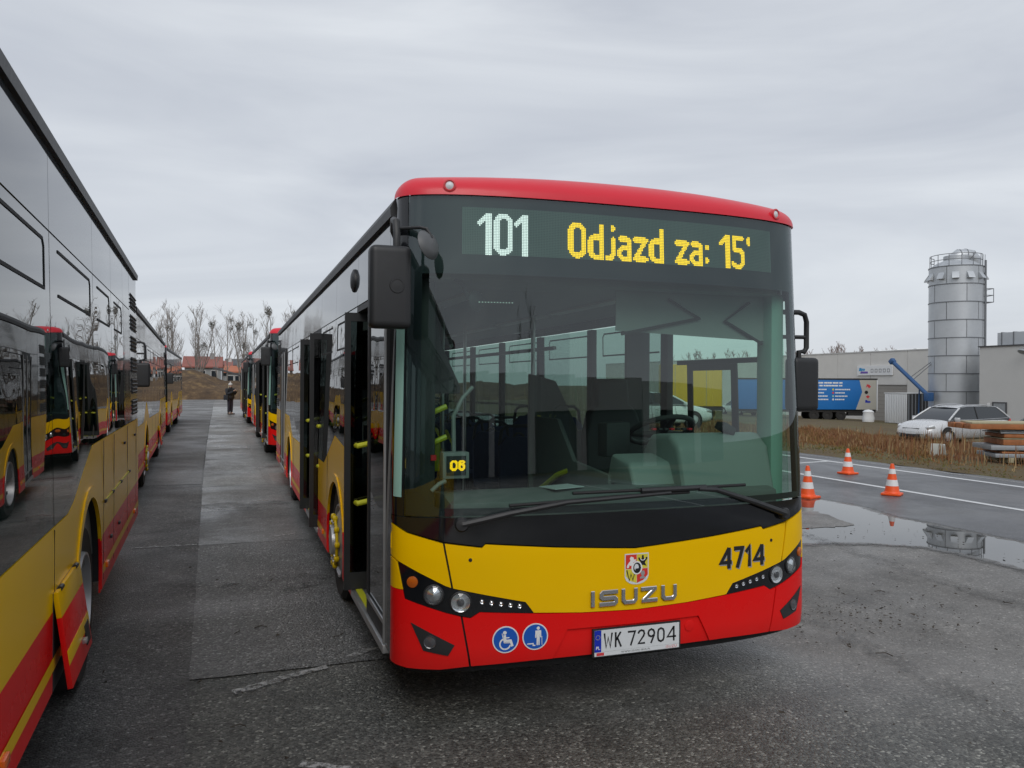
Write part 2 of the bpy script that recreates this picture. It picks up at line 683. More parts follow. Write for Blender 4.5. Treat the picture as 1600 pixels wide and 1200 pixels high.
def red_polys(y0, y1):
    cuts = [y for y in (AX_F, AX_R) if y0 < y < y1]
    polys, start = [], None
    a = [(y0, Z_SK), (y0, Z_RED)]
    prev_lo, prev_hi = [(y0, Z_SK)], [(y0, Z_RED)]
    left = [(y0, Z_SK), (y0, Z_RED)]
    for yc in cuts:
        h = lambda z: math.sqrt(ARCH_R ** 2 - (z - ARCH_Z) ** 2)
        zs = [Z_RED, 0.62, 0.52, 0.44, Z_SK]
        polys.append(left + [(yc - h(z), z) for z in zs])
        left = [(yc + h(z), z) for z in zs[::-1]]
    polys.append(left + [(y1, Z_RED), (y1, Z_SK)])
    return polys


def led_raster(strokes, r, w, h, thickdots=False):
    pts = []
    for j in range(h):
        for i in range(w):
            for st in strokes:
                hit = False
                for (x0, y0), (x1, y1) in zip(st, st[1:]):
                    dx, dy = x1 - x0, y1 - y0
                    L = dx * dx + dy * dy
                    tt = 0 if L == 0 else max(0, min(1, ((i - x0) * dx + (j - y0) * dy) / L))
                    if (x0 + tt * dx - i) ** 2 + (y0 + tt * dy - j) ** 2 <= r * r:
                        hit = True
                        break
                if hit:
                    pts.append((i, j))
                    break
    return pts


def glyph(ch, H, X):
    """strokes on a dot grid; H cap height, X lower-case height in dots"""
    if ch in 'O0':
        a, b, c, d = 1.5, 1.5, 10.0, H - 2.0
        return [[(a, b + 2.6), (a + 2.6, b), (c - 2.6, b), (c, b + 2.6), (c, d - 2.6), (c - 2.6, d), (a + 2.6, d), (a, d - 2.6), (a, b + 2.6)]], 12
    if ch == 'd':
        return [[(9.2, 0.5), (9.2, H - 1.5)], [(9.2, X - 1.5), (3.6, X - 1.5), (1.5, X - 3.6), (1.5, 3.4), (3.6, 1.4), (9.2, 1.4)]], 11
    if ch == 'j':
        return [[(4.6, X - 2.4), (4.6, 2.6), (3.2, 1), (0.8, 1)], [(4.6, H - 3.2), (4.6, H - 2.2)]], 6.6
    if ch == 'a':
        return [[(1.5, X - 1.5), (6.4, X - 1.5), (8.4, X - 3.5), (8.4, 0.5)], [(8.4, 1.4), (3.2, 1.4), (1.4, 3.2), (1.4, 6), (3.2, 7.8), (8.4, 7.8)]], 10.3
    if ch == 'z':
        return [[(0.8, X - 1.5), (8.6, X - 1.5), (1.2, 1.5), (8.8, 1.5)]], 10.3
    if ch == '1':
        return [[(0.8, H - 6.5), (5.6, H - 2), (7.0, H - 2), (7.0, 0.5)], [(6.0, H - 2.0), (6.0, 0.5)]], 9.2
    if ch == '5':
        return [[(8.8, H - 2), (2, H - 2), (2, H * 0.56), (6.8, H * 0.56), (8.8, H * 0.56 - 2), (8.8, 3.4), (6.8, 1.4), (2.6, 1.4), (0.8, 3)]], 10.5
    if ch == '6':
        return [[(8.2, H - 3.4), (6.6, H - 2), (3.6, H - 2), (1.6, H - 4), (1.6, 3.4), (3.6, 1.4), (6.6, 1.4), (8.6, 3.4), (8.6, H * 0.42), (6.6, H * 0.58), (1.6, H * 0.58)]], 10.5
    if ch == ':':
        return [[(1.6, 3.0), (1.6, 4.0)], [(1.6, 11.5), (1.6, 12.5)]], 4
    if ch == "'":
        return [[(2.2, H - 2.2), (2.2, H - 4.8)]], 4
    return [], 5.5


def led_text(name, body, H, X, a0, z0, pitch, mat, parent, off, mapf=front, scale_a=None, r=1.62):
    mb = MB()
    x = 0.0
    k = scale_a or 1 / half_w(2.7)
    q = pitch * 0.40
    for ch in body:
        st, w = glyph(ch, H, X)
        for i, j in led_raster(st, r, 15, H + 1):
            cx, cz = (round(x) + i) * pitch, j * pitch
            P = [mapf(a0 + (cx + sx * q) * k, z0 + cz + sz * q, off) for sx, sz in ((-1, -1), (1, -1), (1, 1), (-1, 1))]
            mb.add(P, [(0, 1, 2, 3)])
        x += w + 1.0
    return mb.build(name, mat, parent, smooth=0)


def make_bus(detail):
    root = empty('city_bus')
    body_parts = []
    P = root

    def keep(o):
        return o
    # ---------------- front: lower panels
    def F(name, polys, mat, off=0.0, flange=0.02):
        return sheet(name, polys, front, front_n, mat, P, off, CUT_A, CUT_Z, flange)
    blk_l = [(-1, 1.135), (-0.956, 1.10), (-0.82, 1.052), (-0.668, 1.022), (-0.655, 1.040), (-0.36, 1.006), (-0.10, 0.982), (0.0, 0.974)]
    blk = blk_l + [(-a, z) for a, z in blk_l[::-1][1:]]
    seam_hi, seam_lo = [(0.818, 1.045), (0.785, 0.826)], [(0.748, 0.655), (0.712, 0.385)]
    lamp_top = [(0.985, 0.945), (0.909, 0.890), (0.81, 0.822), (0.785, 0.811), (0.656, 0.770), (0.49, 0.722), (0.456, 0.663)]
    lamp_bot = [(0.456, 0.660), (0.677, 0.684), (0.713, 0.655), (0.748, 0.665), (0.81, 0.685), (0.962, 0.752), (0.985, 0.93)]
    g = 0.004
    top_mid = [p for p in blk if abs(p[0]) < 0.815]
    cen = [(-0.814, 1.048 - g)] + [(a, z - g) for a, z in top_mid] + [(0.814, 1.048 - g), (0.781, 0.812), (0.656, 0.773), (0.49, 0.724), (0.455, 0.664), (0.25, 0.645), (0.0, 0.634), (-0.25, 0.645), (-0.455, 0.664), (-0.49, 0.724), (-0.656, 0.773), (-0.781, 0.812)]
    F('front_panel', [cen], M['yellow'])
    for s in (1, -1):
        corner = [(s * 0.822, 1.049 - g), (s * 0.956, 1.10 - g), (s * 1.0, 1.135 - g), (s * 1.0, 0.965), (s * 0.985, 0.948), (s * 0.909, 0.893), (s * 0.81, 0.825), (s * 0.789, 0.815)]
        F('corner_panel', [corner], M['yellow'])
        F('corner_tip', [[(s * 1.0, 0.955), (s * 0.988, 0.94), (s * 0.968, 0.80), (s * 1.0, 0.80)]], M['yellow'])
        red_c = [(s * 1.0, 0.797), (s * 0.968, 0.797), (s * 0.962, 0.75), (s * 0.81, 0.683), (s * 0.752, 0.662), (s * 0.716, 0.40), (s * 0.83, 0.386), (s * 0.95, 0.39), (s * 1.0, 0.40)]
        F('bumper_corner', [red_c], M['red'])
    red_m = [(-0.744, 0.660), (-0.713, 0.652), (-0.677, 0.681), (-0.455, 0.658), (-0.25, 0.641), (0, 0.630), (0.25, 0.641), (0.455, 0.658), (0.677, 0.681), (0.713, 0.652), (0.744, 0.660),
             (0.708, 0.400), (0.46, 0.408), (0.372, 0.408), (0.31, 0.560), (0.0, 0.556), (-0.31, 0.560), (-0.372, 0.408), (-0.46, 0.408), (-0.708, 0.400)]
    F('bumper', [red_m], M['red'])
    F('bumper_recess', [[(-0.40, 0.402), (-0.30, 0.57), (0.30, 0.57), (0.40, 0.402)]], M['red'], -0.012, 0.0)
    # backing that shows as the dark shut lines
    F('shut_line_backing', [[(-0.999, 1.13), (0.999, 1.13), (0.999, 0.42), (0.6, 0.43), (-0.6, 0.43), (-0.999, 0.42)]], M['rubber'], -0.022, 0.0)
    F('bumper_underside', [[(-0.99, 0.44), (0.99, 0.44), (0.97, 0.33), (-0.97, 0.33)]], M['rubber'], -0.06, 0.0)
    # ---------------- headlamps
    for s in (1, -1):
        hp = [(s * a, z) for a, z in lamp_top] + [(s * a, z) for a, z in lamp_bot]
        hs = F('headlamp', [hp], M['black_gloss'], -0.006, 0.01)
        for k, (a, z, r) in enumerate([(0.856, 0.778, 0.047), (0.752, 0.738, 0.049)]):
            c, n = front(s * a, z, -0.004), front_n(s * a, z)
            mb = MB().lathe([(r * 1.17, -0.012), (r * 1.17, 0.004), (r * 1.09, 0.006), (r * 1.02, 0.002)], c, n)
            mb.build('bezel', M['black_plastic'], hs)
            prof = [(r * 1.02, 0.006), (r * 0.93, 0.004), (r * 0.62, 0.0015), (r * 0.42, 0.0015), (r * 0.30, 0.004), (0.001, 0.006)] if k else [(r * 1.02, 0.003), (r * 0.9, -0.002), (r * 0.72, 0.0), (r * 0.5, 0.007), (0.001, 0.011)]
            lp = MB().lathe(prof, c, n).build('lamp', M['lamp'], hs)
            MB().lathe([(r * 0.40, 0.0045), (r * 0.38, 0.0085), (r * 0.26, 0.0095), (0.001, 0.010)] if k else [(r * 0.98, 0.0035), (r * 0.96, 0.0050), (r * 0.84, 0.0050), (r * 0.82, 0.0025)], c, n).build('bulb_shield', M['glass_grey'], hs)
            MB().lathe([(r * 1.0, 0.004), (r * 0.7, 0.011), (r * 0.35, 0.014), (0.001, 0.015)], c, n).build('lens', M['lens'], hs)
        c, n = front(s * 0.935, 0.842, -0.004), front_n(s * 0.935, 0.842)
        MB().lathe([(0.031, -0.006), (0.029, 0.004), (0.018, 0.008), (0.001, 0.009)], c, n, 18).build('turn_signal', M['amber_lens'], hs)
        for q in range(5):
            a = 0.668 - q * 0.0385
            z = 0.738 - q * 0.0085
            c, n = front(s * a, z, -0.004), front_n(s * a, z)
            MB().lathe([(0.013, 0.0), (0.012, 0.003), (0.007, 0.001), (0.001, 0.004)], c, n, 12).build('daytime_light', M['chrome'], hs)
        fp = [(s * 0.938, 0.632), (s * 0.775, 0.516), (s * 0.80, 0.462), (s * 0.893, 0.490)]
        fo = F('fog_lamp', [fp], M['black_plastic'], 0.004, 0.012)
        c, n = front(s * 0.868, 0.535, 0.004), front_n(s * 0.868, 0.535)
        MB().lathe([(0.034, 0.0), (0.033, 0.006), (0.028, 0.003), (0.014, 0.006), (0.001, 0.008)], c, n, 18).build('fog_lens', M['glass_grey'], fo)
    # ---------------- windscreen, masks, cowl
    cowl = [(a, z + g) for a, z in blk] + [(1.0, 1.178), (-1.0, 1.178)]
    F('cowl_panel', [cowl], M['black_gloss'])
    ws = F('windscreen', [[(-0.965, 1.184), (0.965, 1.184), (0.965, 2.880), (-0.965, 2.880)]], M['windscreen'], 0.0, 0.0)
    for s in (1, -1):
        F('corner_pillar', [[(s * 0.967, 1.182), (s * 1.0, 1.182), (s * 1.0, 2.885), (s * 0.967, 2.885)]], M['black_gloss'])

    F('corner_daylight_tint', [[(-0.997, 1.28), (-0.975, 1.28), (-0.972, 2.36), (-0.996, 2.36)]], M['mint'], 0.003, 0.004)  # mint sheet painted in place of daylight seen through the corner glass

    def B(name, poly, mat, off, par=ws):
        return sheet(name, [poly], front, front_n, mat, par, off, CUT_A, CUT_Z, 0.0)
    B('top_mask', [(-0.965, 2.463), (0.965, 2.463), (0.965, 2.892), (-0.965, 2.892)], M['mask'], -0.012)
    B('bottom_mask', [(-0.965, 1.186), (0.965, 1.186), (0.965, 1.215), (0.90, 1.222), (-0.84, 1.225), (-0.88, 1.25), (-0.90, 1.30), (-0.965, 1.32)], M['mask'], -0.012)
    B('side_mask', [(-0.965, 1.3), (-0.935, 1.3), (-0.915, 1.36), (-0.915, 2.47), (-0.965, 2.47)], M['mask'], -0.012)
    B('side_mask', [(0.935, 1.215), (0.965, 1.215), (0.965, 2.47), (0.925, 2.47)], M['mask'], -0.012)
    dsp = B('destination_display', [(-0.757, 2.567), (0.780, 2.567), (0.780, 2.820), (-0.757, 2.820)], M['display'], -0.010)
    if detail:
        # unlit dots of the matrix
        mb = MB()
        pitch = 0.009
        k = 1 / half_w(2.7)
        for j in range(28):
            for i in range(220):
                cx, cz = -0.751 + i * pitch * k, 2.573 + j * pitch
                if cx > 0.775:
                    break
                q = pitch * 0.32
                mb.add([front(cx + sx * q * k, cz + sz * q, -0.0085) for sx, sz in ((-1, -1), (1, -1), (1, 1), (-1, 1))], [(0, 1, 2, 3)])
        o = mb.build('unlit_dots', M['led_off'], dsp, smooth=0)
        o['kind'] = 'stuff'
        led_text('led_digits', '101', 26, 17, -0.692, 2.569, pitch * 0.96, M['led_white'], dsp, -0.0065, r=1.6)
        led_text('led_letters', 'Odjazd za: 15\'', 22, 15, -0.298, 2.573, pitch, M['led_amber'], dsp, -0.0065, r=1.5)
    else:
        led_text('led_digits', '101', 26, 17, -0.692, 2.569, 0.0088, M['led_amber'], dsp, -0.0065, r=1.75)
    # ---------------- wipers
    def wip(name, pts, rr, mat=M['black_plastic'], off=0.03):
        P3 = []
        for (a0, z0), (a1, z1) in zip(pts, pts[1:]):
            for i in range(6):
                u = i / 6
                P3.append(front(a0 + (a1 - a0) * u, z0 + (z1 - z0) * u, off))
        P3.append(front(*pts[-1], off))
        n = len(P3)
        rs = [rr[0] + (rr[1] - rr[0]) * i / (n - 1) for i in range(n)]
        mb = MB().tube(P3, rs, 8)
        return mb
    w1 = wip('w', [(-0.748, 1.147), (-0.56, 1.198), (-0.32, 1.245), (0.16, 1.272)], (0.020, 0.010)).build('wiper', M['black_plastic'], P)
    MB().lathe([(0.038, -0.005), (0.038, 0.03), (0.030, 0.042), (0.001, 0.045)], front(-0.75, 1.145), front_n(-0.75, 1.145), 16).build('wiper_pivot', M['black_plastic'], w1)
    wip('b', [(-0.56, 1.236), (-0.1, 1.262), (0.26, 1.268)], (0.009, 0.009), off=0.012).build('wiper_blade', M['rubber'], w1)
    w2 = wip('w', [(0.784, 1.106), (0.60, 1.19), (0.39, 1.276), (0.30, 1.285)], (0.020, 0.012)).build('wiper', M['black_plastic'], P)
    MB().lathe([(0.036, -0.005), (0.036, 0.03), (0.028, 0.04), (0.001, 0.043)], front(0.79, 1.102), front_n(0.79, 1.102), 16).build('wiper_pivot', M['black_plastic'], w2)
    wip('b', [(-0.29, 1.290), (0.1, 1.292), (0.56, 1.292)], (0.009, 0.009), off=0.012).build('wiper_blade', M['rubber'], w2)
    wip('b', [(0.02, 1.290), (0.34, 1.292)], (0.016, 0.016), off=0.022).build('wiper_carrier', M['black_plastic'], w2)
    # ---------------- red roof cap
    mb = MB()
    na, ns = 56, 9
    tt = np.linspace(-PI / 2, PI / 2, na + 1)
    for j in range(ns + 1):
        s_ = j / ns * PI / 2
        ins, dz = 0.30 * (1 - math.cos(s_)), 0.125 * math.sin(s_)
        for x in tt:
            a = math.copysign(abs(math.sin(x)) ** (2 / SE), x)
            p = front(a, 2.88)
            n = front_n(a, 2.88)
            n = Vector((n.x, n.y, 0)).normalized()
            crown = 0.05 * (1 - a * a) * math.sin(s_)
            q = p - n * ins * (1 - 0.5 * abs(a) ** 6) + n * 0.012
            mb.v.append((q.x, q.y, 2.880 + dz + crown))
    for j in range(ns):
        for i in range(na):
            b = j * (na + 1) + i
            mb.f.append((b, b + 1, b + na + 2, b + na + 1))
    cap = mb.build('roof_cap', M['cap_red'], P, smooth=60)
    for s in (1, -1):
        c, n = front(s * 0.81, 2.927, 0.010), front_n(s * 0.81, 2.9)
        MB().lathe([(0.034, -0.02), (0.034, 0.004), (0.027, 0.007), (0.022, 0.0)], c, n, 16).build('marker_light', M['ink_red'], cap)
        MB().lathe([(0.022, 0.0), (0.014, 0.006), (0.001, 0.008)], c, n, 14).build('marker_lens', M['plate_white'], cap)
    # ---------------- sides
    for sgn, edge in ((-1, EDGE_DOOR), (1, EDGE_CAB)):
        mf, nf = side(sgn)

        def S(name, polys, mat, off=0.0, flange=0.012, par=P):
            return sheet(name, polys, mf, nf, mat, par, off, (), (1.0,), flange)
        if sgn < 0:
            spans = [(1.46, 3.92), (5.24, 9.58), (10.87, LEN)]
            panes = [(1.46, 2.72), (2.72, 3.92), (5.24, 6.70), (6.70, 8.15), (8.15, 9.58), (10.87, 11.35)]
        else:
            spans = [(0.02, LEN)]
            panes = [(0.05, 1.50), (1.50, 2.95), (2.95, 4.35), (4.35, 5.75), (5.75, 7.12), (7.12, 8.65), (8.65, 9.73), (9.73, 10.69), (10.69, 11.35)]
        for y0, y1 in spans:
            S('side_panel', [along(edge, y0, y1) + lower_edge(y0, y1, Z_RED)[::-1]], M['yellow'])
            for p in red_polys(y0, y1):
                S('side_skirt', [p], M['red'])
            # thin yellow line in the red
            cuts = [y for y in (AX_F, AX_R) if y0 < y < y1]
            segs, st = [], y0
            for c in cuts:
                segs.append((st, c - 0.60))
                st = c + 0.60
            segs.append((st, y1))
            for a, b in segs:
                if b - a > 0.1:
                    mbs = MB().add([mf(a, 0.455, 0.003), mf(b, 0.455, 0.003), mf(b, 0.515, 0.003), mf(a, 0.515, 0.003)], [(0, 1, 2, 3)])
                    mbs.build('skirt_stripe', M['yellow'], P, smooth=0)
            S('skirt_lining', [[(y0, 0.62), (y1, 0.62), (y1, 1.08), (y0, 1.08)]], M['int_grey'], -0.05, 0.0)
        for yc in (AX_F, AX_R):
            o_pts = arch_pts(yc, Z_SK + 0.02, 18, ARCH_R + 0.004)
            i_pts = arch_pts(yc, Z_SK + 0.02, 18, ARCH_R + 0.07)
            up = [(o, i) for o, i in zip(o_pts, i_pts)]
            hi = [q for q in up if q[0][1] >= Z_RED - 0.03]
            fr = [q for q in up if q[0][1] < Z_RED + 0.06 and q[0][0] < yc]
            bk = [q for q in up if q[0][1] < Z_RED + 0.06 and q[0][0] > yc]
            for run, mt in ((hi, M['yellow']), (fr, M['red']), (bk, M['red'])):
                if len(run) > 1:
                    S('arch_flare', [[o for o, i in run] + [i for o, i in run[::-1]]], mt, 0.009 if mt is M['yellow'] else 0.0075, 0.012)
            mb = MB()
            n = 18
            for x in (sgn * 0.62, sgn * 1.297):
                mb.v += [(x, yc + (ARCH_R + 0.01) * math.cos(PI * 1.08 * i / n - 0.04 * PI), ARCH_Z + (ARCH_R + 0.01) * math.sin(PI * 1.08 * i / n - 0.04 * PI)) for i in range(n + 1)]
            for i in range(n):
                mb.f.append((i, i + 1, n + 2 + i, n + 1 + i))
            mb.f.append(tuple(range(n + 1)))
            mb.build('wheel_housing', M['rubber'], P, smooth=60)
        for y0, y1 in panes:
            engine = y0 > 10.0
            mat = M['black_gloss'] if engine else (M['cab_glass'] if (sgn > 0 and y0 < 1) else M['side_glass'])
            y0b = y0 + 0.006
            pts = along(edge, y0b, y1 - 0.006)
            S('window_pane', [[(a, z + 0.006) for a, z in pts] + [(y1 - 0.006, Z_TOP - 0.005), (y0b, Z_TOP - 0.005)]], mat, 0.0, 0.008)
            S('upper_panel', [[(y0 + 0.003, Z_TOP + 0.004), (y1 - 0.003, Z_TOP + 0.004), (y1 - 0.003, Z_RAIL), (y0 + 0.003, Z_RAIL)]], M['cladding'], 0.0, 0.01)
            if not engine and y1 - y0 > 0.8 and y0 > 1.45:      # hopper outline
                a, b, zt, zb = y0 + 0.22, y1 - 0.14, 2.36, 2.15
                fr = thick([(a, zb), (b, zb), (b, zt - 0.03), (b - 0.03, zt), (a, zt)], 0.014)
                shape('hopper_seal', [fr], mf, 0.0005, M['rubber'], P, 0.003)
            # pillar behind the glass
            if not engine:
                w = half_w(1.8)
                mb = MB().bx(sgn * (w - 0.09), sgn * (w - 0.032), y1 - 0.055, y1 + 0.055, 1.05, 2.41)
                mb.build('pillar', M['int_dark'], P, bevel=0.008)
        if sgn < 0:
            for y0, y1 in ((0.0, 0.16), (0.16, 1.46), (3.92, 5.24), (9.58, 10.87)):
                S('upper_panel', [[(y0 + 0.003, Z_TOP + 0.004), (y1 - 0.003, Z_TOP + 0.004), (y1 - 0.003, Z_RAIL), (y0 + 0.003, Z_RAIL)]], M['cladding'], 0.0, 0.01)
            S('front_door_post', [[(0.0, 0.42), (0.16, 0.42), (0.16, 2.42), (0.0, 2.42)]], M['black_gloss'], -0.002, 0.03)
            c, n = mf(1.62, 2.62, 0.0), Vector((sgn, 0, 0))
            MB().lathe([(0.085, 0.0), (0.082, 0.014), (0.05, 0.028), (0.001, 0.032)], c, n, 20).build('speaker_dome', M['black_plastic'], P)
        else:
            S('upper_panel', [[(0.0, Z_TOP + 0.004), (0.044, Z_TOP + 0.004), (0.044, Z_RAIL), (0.0, Z_RAIL)]], M['cladding'], 0.0, 0.01)
        # rear quarter with louvred vents
        S('rear_quarter', [[(11.36, 1.365), (LEN, 1.365), (LEN, Z_RAIL), (11.36, Z_RAIL)]], M['cladding'], 0.0, 0.01)
        for kz in range(6):
            z0 = 1.42 + kz * 0.205
            vt = S('vent', [[(11.50, z0), (12.12, z0), (12.12, z0 + 0.15), (11.50, z0 + 0.15)]], M['int_dark'], 0.004, 0.01)
            mb = MB()
            for q in range(4):
                c = mf(11.81, z0 + 0.02 + q * 0.037, 0.006)
                mb.box(c, (0.012, 0.60, 0.012), Matrix.Rotation(sgn * 0.5, 3, 'Y'))
            mb.build('vent_slats', M['black_plastic'], vt)
        # gutter rail
        w = half_w(2.8)
        mb = MB().prism([(w - 0.05, 2.795), (w + 0.022, 2.795), (w + 0.026, 2.845), (w - 0.002, 2.895), (w - 0.05, 2.90)],
                        lambda a, b, d, sgn=sgn: Vector((sgn * a, d, b)), 0.115, LEN + 0.01)
        mb.build('gutter_rail', M['black_plastic'], P, smooth=30)
        # small fittings
        for y in ((1.62, 3.75, 6.1, 7.3, 9.2, 11.6) if sgn > 0 else (1.56, 3.4, 5.9, 9.15, 11.5)):
            MB().box(mf(y, 0.485, 0.010), (0.02, 0.085, 0.04)).build('side_marker', M['reflector'], P, bevel=0.006)
        seams = (4.4, 5.8, 7.12, 9.05, 9.73, 10.9, 11.9) if sgn > 0 else (1.52, 3.1, 5.95, 7.4, 9.3)
        for y in seams:
            zt = along(edge, y, y + 0.01)[0][1]
            MB().box((mf(y, (0.40 + zt) / 2, 0.0).x, y, (0.40 + zt) / 2), (0.003, 0.005, zt - 0.42)).build('panel_seam', M['rubber'], P, smooth=0)
        if sgn > 0:
            for y, z in ((9.12, 0.93), (9.62, 0.93), (10.25, 0.93), (11.05, 0.93), (10.6, 1.22), (11.7, 1.22), (9.5, 0.62), (10.1, 0.62)):
                MB().box(mf(y, z, 0.006), (0.016, 0.06, 0.022)).build('latch', M['black_plastic'], P, bevel=0.004)
            mb = MB().box(mf(10.1, 0.93, 0.004), (0.006, 2.0, 0.010))
            mb.build('hatch_hinge', M['handle_yellow'], P, smooth=0)
            # service flap ajar
            A = Matrix.Rotation(rad(-8), 3, 'Y')
            hp = Vector((1.318, 7.43, 0.80))

            def fl(z0, z1, mat, nm, par, dx=0.0, y0=-0.34, y1=0.34, th=0.022):
                m2 = MB()
                c = Vector((dx, (y0 + y1) / 2, -(z0 + z1) / 2))
                m2.box(hp + A @ c, (th, y1 - y0, z1 - z0), A)
                return m2.build(nm, mat, par, bevel=0.001)
            fo = fl(0.0, 0.115, M['yellow'], 'service_flap', P)
            fl(0.1155, 0.44, M['red'], 'flap_lower', fo)
            fl(0.27, 0.335, M['yellow'], 'flap_stripe', fo, 0.0115, th=0.003)
            fl(0.30, 0.40, M['black_plastic'], 'flap_vent', fo, 0.013, 0.16, 0.29, 0.006)
            fl(0.34, 0.36, M['alu'], 'flap_lock', fo, 0.02, 0.05, 0.10)
            for yy in (7.2, 7.66):
                MB().cyl((1.325, yy - 0.03, 0.80), (1.325, yy + 0.03, 0.80), 0.012, None, 8).build('flap_hinge', M['black_plastic'], fo)
            MB().bx(1.30, 1.3115, 7.08, 7.78, 0.36, 0.80).build('flap_opening', M['int_dark'], P, smooth=0)
            # sliding frame in the cab window
            shape('sliding_frame', frame_polys(0.58, 1.22, 1.26, 2.06, 0.075), mf, -0.012, M['black_plastic'], P, 0.010)
            MB().box(mf(0.85, 2.05, -0.02), (0.012, 1.05, 0.035)).build('window_track', M['black_plastic'], P)
    # ---------------- rear and roof, floor, ceiling
    for nm, z0, z1, mat in (('rear_bumper', 0.40, 0.72, M['red']), ('rear_panel', 0.724, 1.36, M['yellow']), ('rear_window', 1.364, 2.42, M['black_gloss']), ('rear_upper_panel', 2.424, 2.86, M['cladding'])):
        MB().bx(-1.275, 1.275, LEN - 0.03, LEN + 0.05, z0, z1).build(nm, mat, P, bevel=0.02)
    for s in (1, -1):
        MB().bx(s * 1.12, s * 1.235, LEN + 0.05, LEN + 0.075, 0.95, 1.33).build('rear_lamp', M['btn_red'], P, bevel=0.01)
    mb = MB()
    nx = 12
    for y in (0.06, LEN):
        for i in range(nx + 1):
            a = -1 + 2 * i / nx
            mb.v.append((a * 1.225, y, 2.868 + 0.105 * (1 - a ** 4)))
    for i in range(nx):
        mb.f.append((i, i + 1, nx + 2 + i, nx + 1 + i))
    mb.build('roof', M['int_light'], P, smooth=60)
    MB().bx(-1.20, 1.20, -0.05, LEN - 0.05, 2.50, 2.52).build('ceiling', M['int_light'], P, smooth=0)
    MB().bx(-1.22, 1.22, -0.02, LEN - 0.05, 0.40, 0.44).build('floor', M['int_floor'], P, smooth=0)
    for s in (1, -1):
        for yc in (AX_F, AX_R):
            MB().bx(s * 0.60, s * 1.20, yc - 0.62, yc + 0.62, 0.44, 1.10).build('wheel_box', M['int_grey'], P, bevel=0.04)
    MB().bx(-1.2, 1.2, 10.2, 10.24, 0.44, 1.5).build('engine_wall', M['int_grey'], P)
    # ---------------- doors (kerb side)
    mf, nf = side(-1)

    def leaf(y_c, x_c, closed, par=P, z0=0.43, z1=2.37, w=0.60):
        """one door leaf; closed leaves lie in the side, open ones stand across it"""
        ax = Vector((0, 1, 0)) if closed else Vector((1, 0, 0))
        nn = Vector((-1, 0, 0)) if closed else Vector((0, -1, 0))
        c = Vector((x_c, y_c, 0))

        def L(a, b, d=0.0):
            return c + ax * a + Vector((0, 0, b)) + nn * d
        h = w / 2
        mb = MB()
        for poly in ([(-h, z0), (-h + 0.04, z0), (-h + 0.04, z1), (-h, z1)], [(h - 0.04, z0), (h, z0), (h, z1), (h - 0.04, z1)],
                     [(-h + 0.04, z0), (h - 0.04, z0), (h - 0.04, z0 + 0.12), (-h + 0.04, z0 + 0.12)], [(-h + 0.04, z1 - 0.06), (h - 0.04, z1 - 0.06), (h - 0.04, z1), (-h + 0.04, z1)]):
            mb.prism(poly, L, -0.018, 0.018)
        d = mb.build('door_leaf', M['black_plastic'], par, smooth=30)
        gl = MB()
        gl.add([L(-h + 0.04, z0 + 0.12, 0.01), L(h - 0.04, z0 + 0.12, 0.01), L(h - 0.04, z1 - 0.06, 0.01), L(-h + 0.04, z1 - 0.06, 0.01)], [(0, 1, 2, 3)])
        gl.build('door_pane', M['door_glass'], d, smooth=0)
        if closed:
            mb = MB()
            mb.prism([(-h + 0.03, z0 + 0.10), (h - 0.03, z0 + 0.10), (h - 0.03, z0 + 0.125), (-h + 0.03, z0 + 0.125)], L, 0.018, 0.026)
            mb.build('door_trim', M['alu'], d, smooth=0)
            MB().prism([(-h, z0), (-h + 0.012, z0), (-h + 0.012, z1), (-h, z1)], L, 0.018, 0.03).build('door_edge', M['alu'], d, smooth=0)
        for zz in (1.02, 1.42):
            if not closed:
                q = nn * -0.05
                pts = [L(-h + 0.08, zz + 0.02) + nn * 0.02, L(-h + 0.08, zz + 0.02) + nn * 0.07, L(h - 0.10, zz + 0.10) + nn * 0.07, L(h - 0.10, zz + 0.10) + nn * 0.02]
                MB().tube(pts, 0.019, 10).build('grab_handle', M['handle_yellow'], d)
        return d
    leaf(0.505, -1.288, True, w=0.66)                      # front leaf of the front door, shut
    leaf(1.41, -1.085, False, w=0.58)                       # rear leaf, open
    leaf(3.97, -1.09, False, w=0.60)
    leaf(5.19, -1.09, False, w=0.60)
    leaf(9.91, -1.290, True, w=0.62)
    leaf(10.54, -1.290, True, w=0.62)
    for y0, y1 in ((0.17, 1.44), (3.94, 5.22), (9.60, 10.85)):
        sl = MB().bx(-1.322, -1.20, y0, y1, 0.375, 0.425).build('door_sill', M['alu'], P, bevel=0.006)
        MB().bx(-1.295, -1.25, y0 + 0.03, y1 - 0.03, 0.426, 0.432).build('sill_strip', M['handle_yellow'], sl, smooth=0)
        MB().bx(-1.284, -1.20, y0, y1, 2.375, 2.415).build('door_header', M['black_plastic'], P)
    # ---------------- mirrors
    ml = MB().box((-1.378, -0.30, 2.355), (0.205, 0.11, 0.41)).build('mirror', M['black_plastic'], P, bevel=0.035, seg=4)
    MB().lathe([(0.038, 0.0), (0.036, 0.004), (0.030, 0.004), (0.029, 0.002), (0.001, 0.003)], (-1.35, -0.355, 2.36), (0, -1, 0), 20).build('mirror_badge', M['black_plastic'], ml)
    MB().tube([(-1.24, 0.18, 2.66), (-1.30, 0.02, 2.70), (-1.335, -0.18, 2.715), (-1.340, -0.27, 2.69), (-1.342, -0.295, 2.63), (-1.342, -0.295, 2.52)], 0.019, 10).build('mirror_arm', M['black_plastic'], ml)
    MB().tube([(-1.335, -0.28, 2.655), (-1.24, -0.36, 2.652), (-1.21, -0.375, 2.645), (-1.185, -0.385, 2.60)], 0.009, 8).build('mirror_arm', M['black_plastic'], ml)
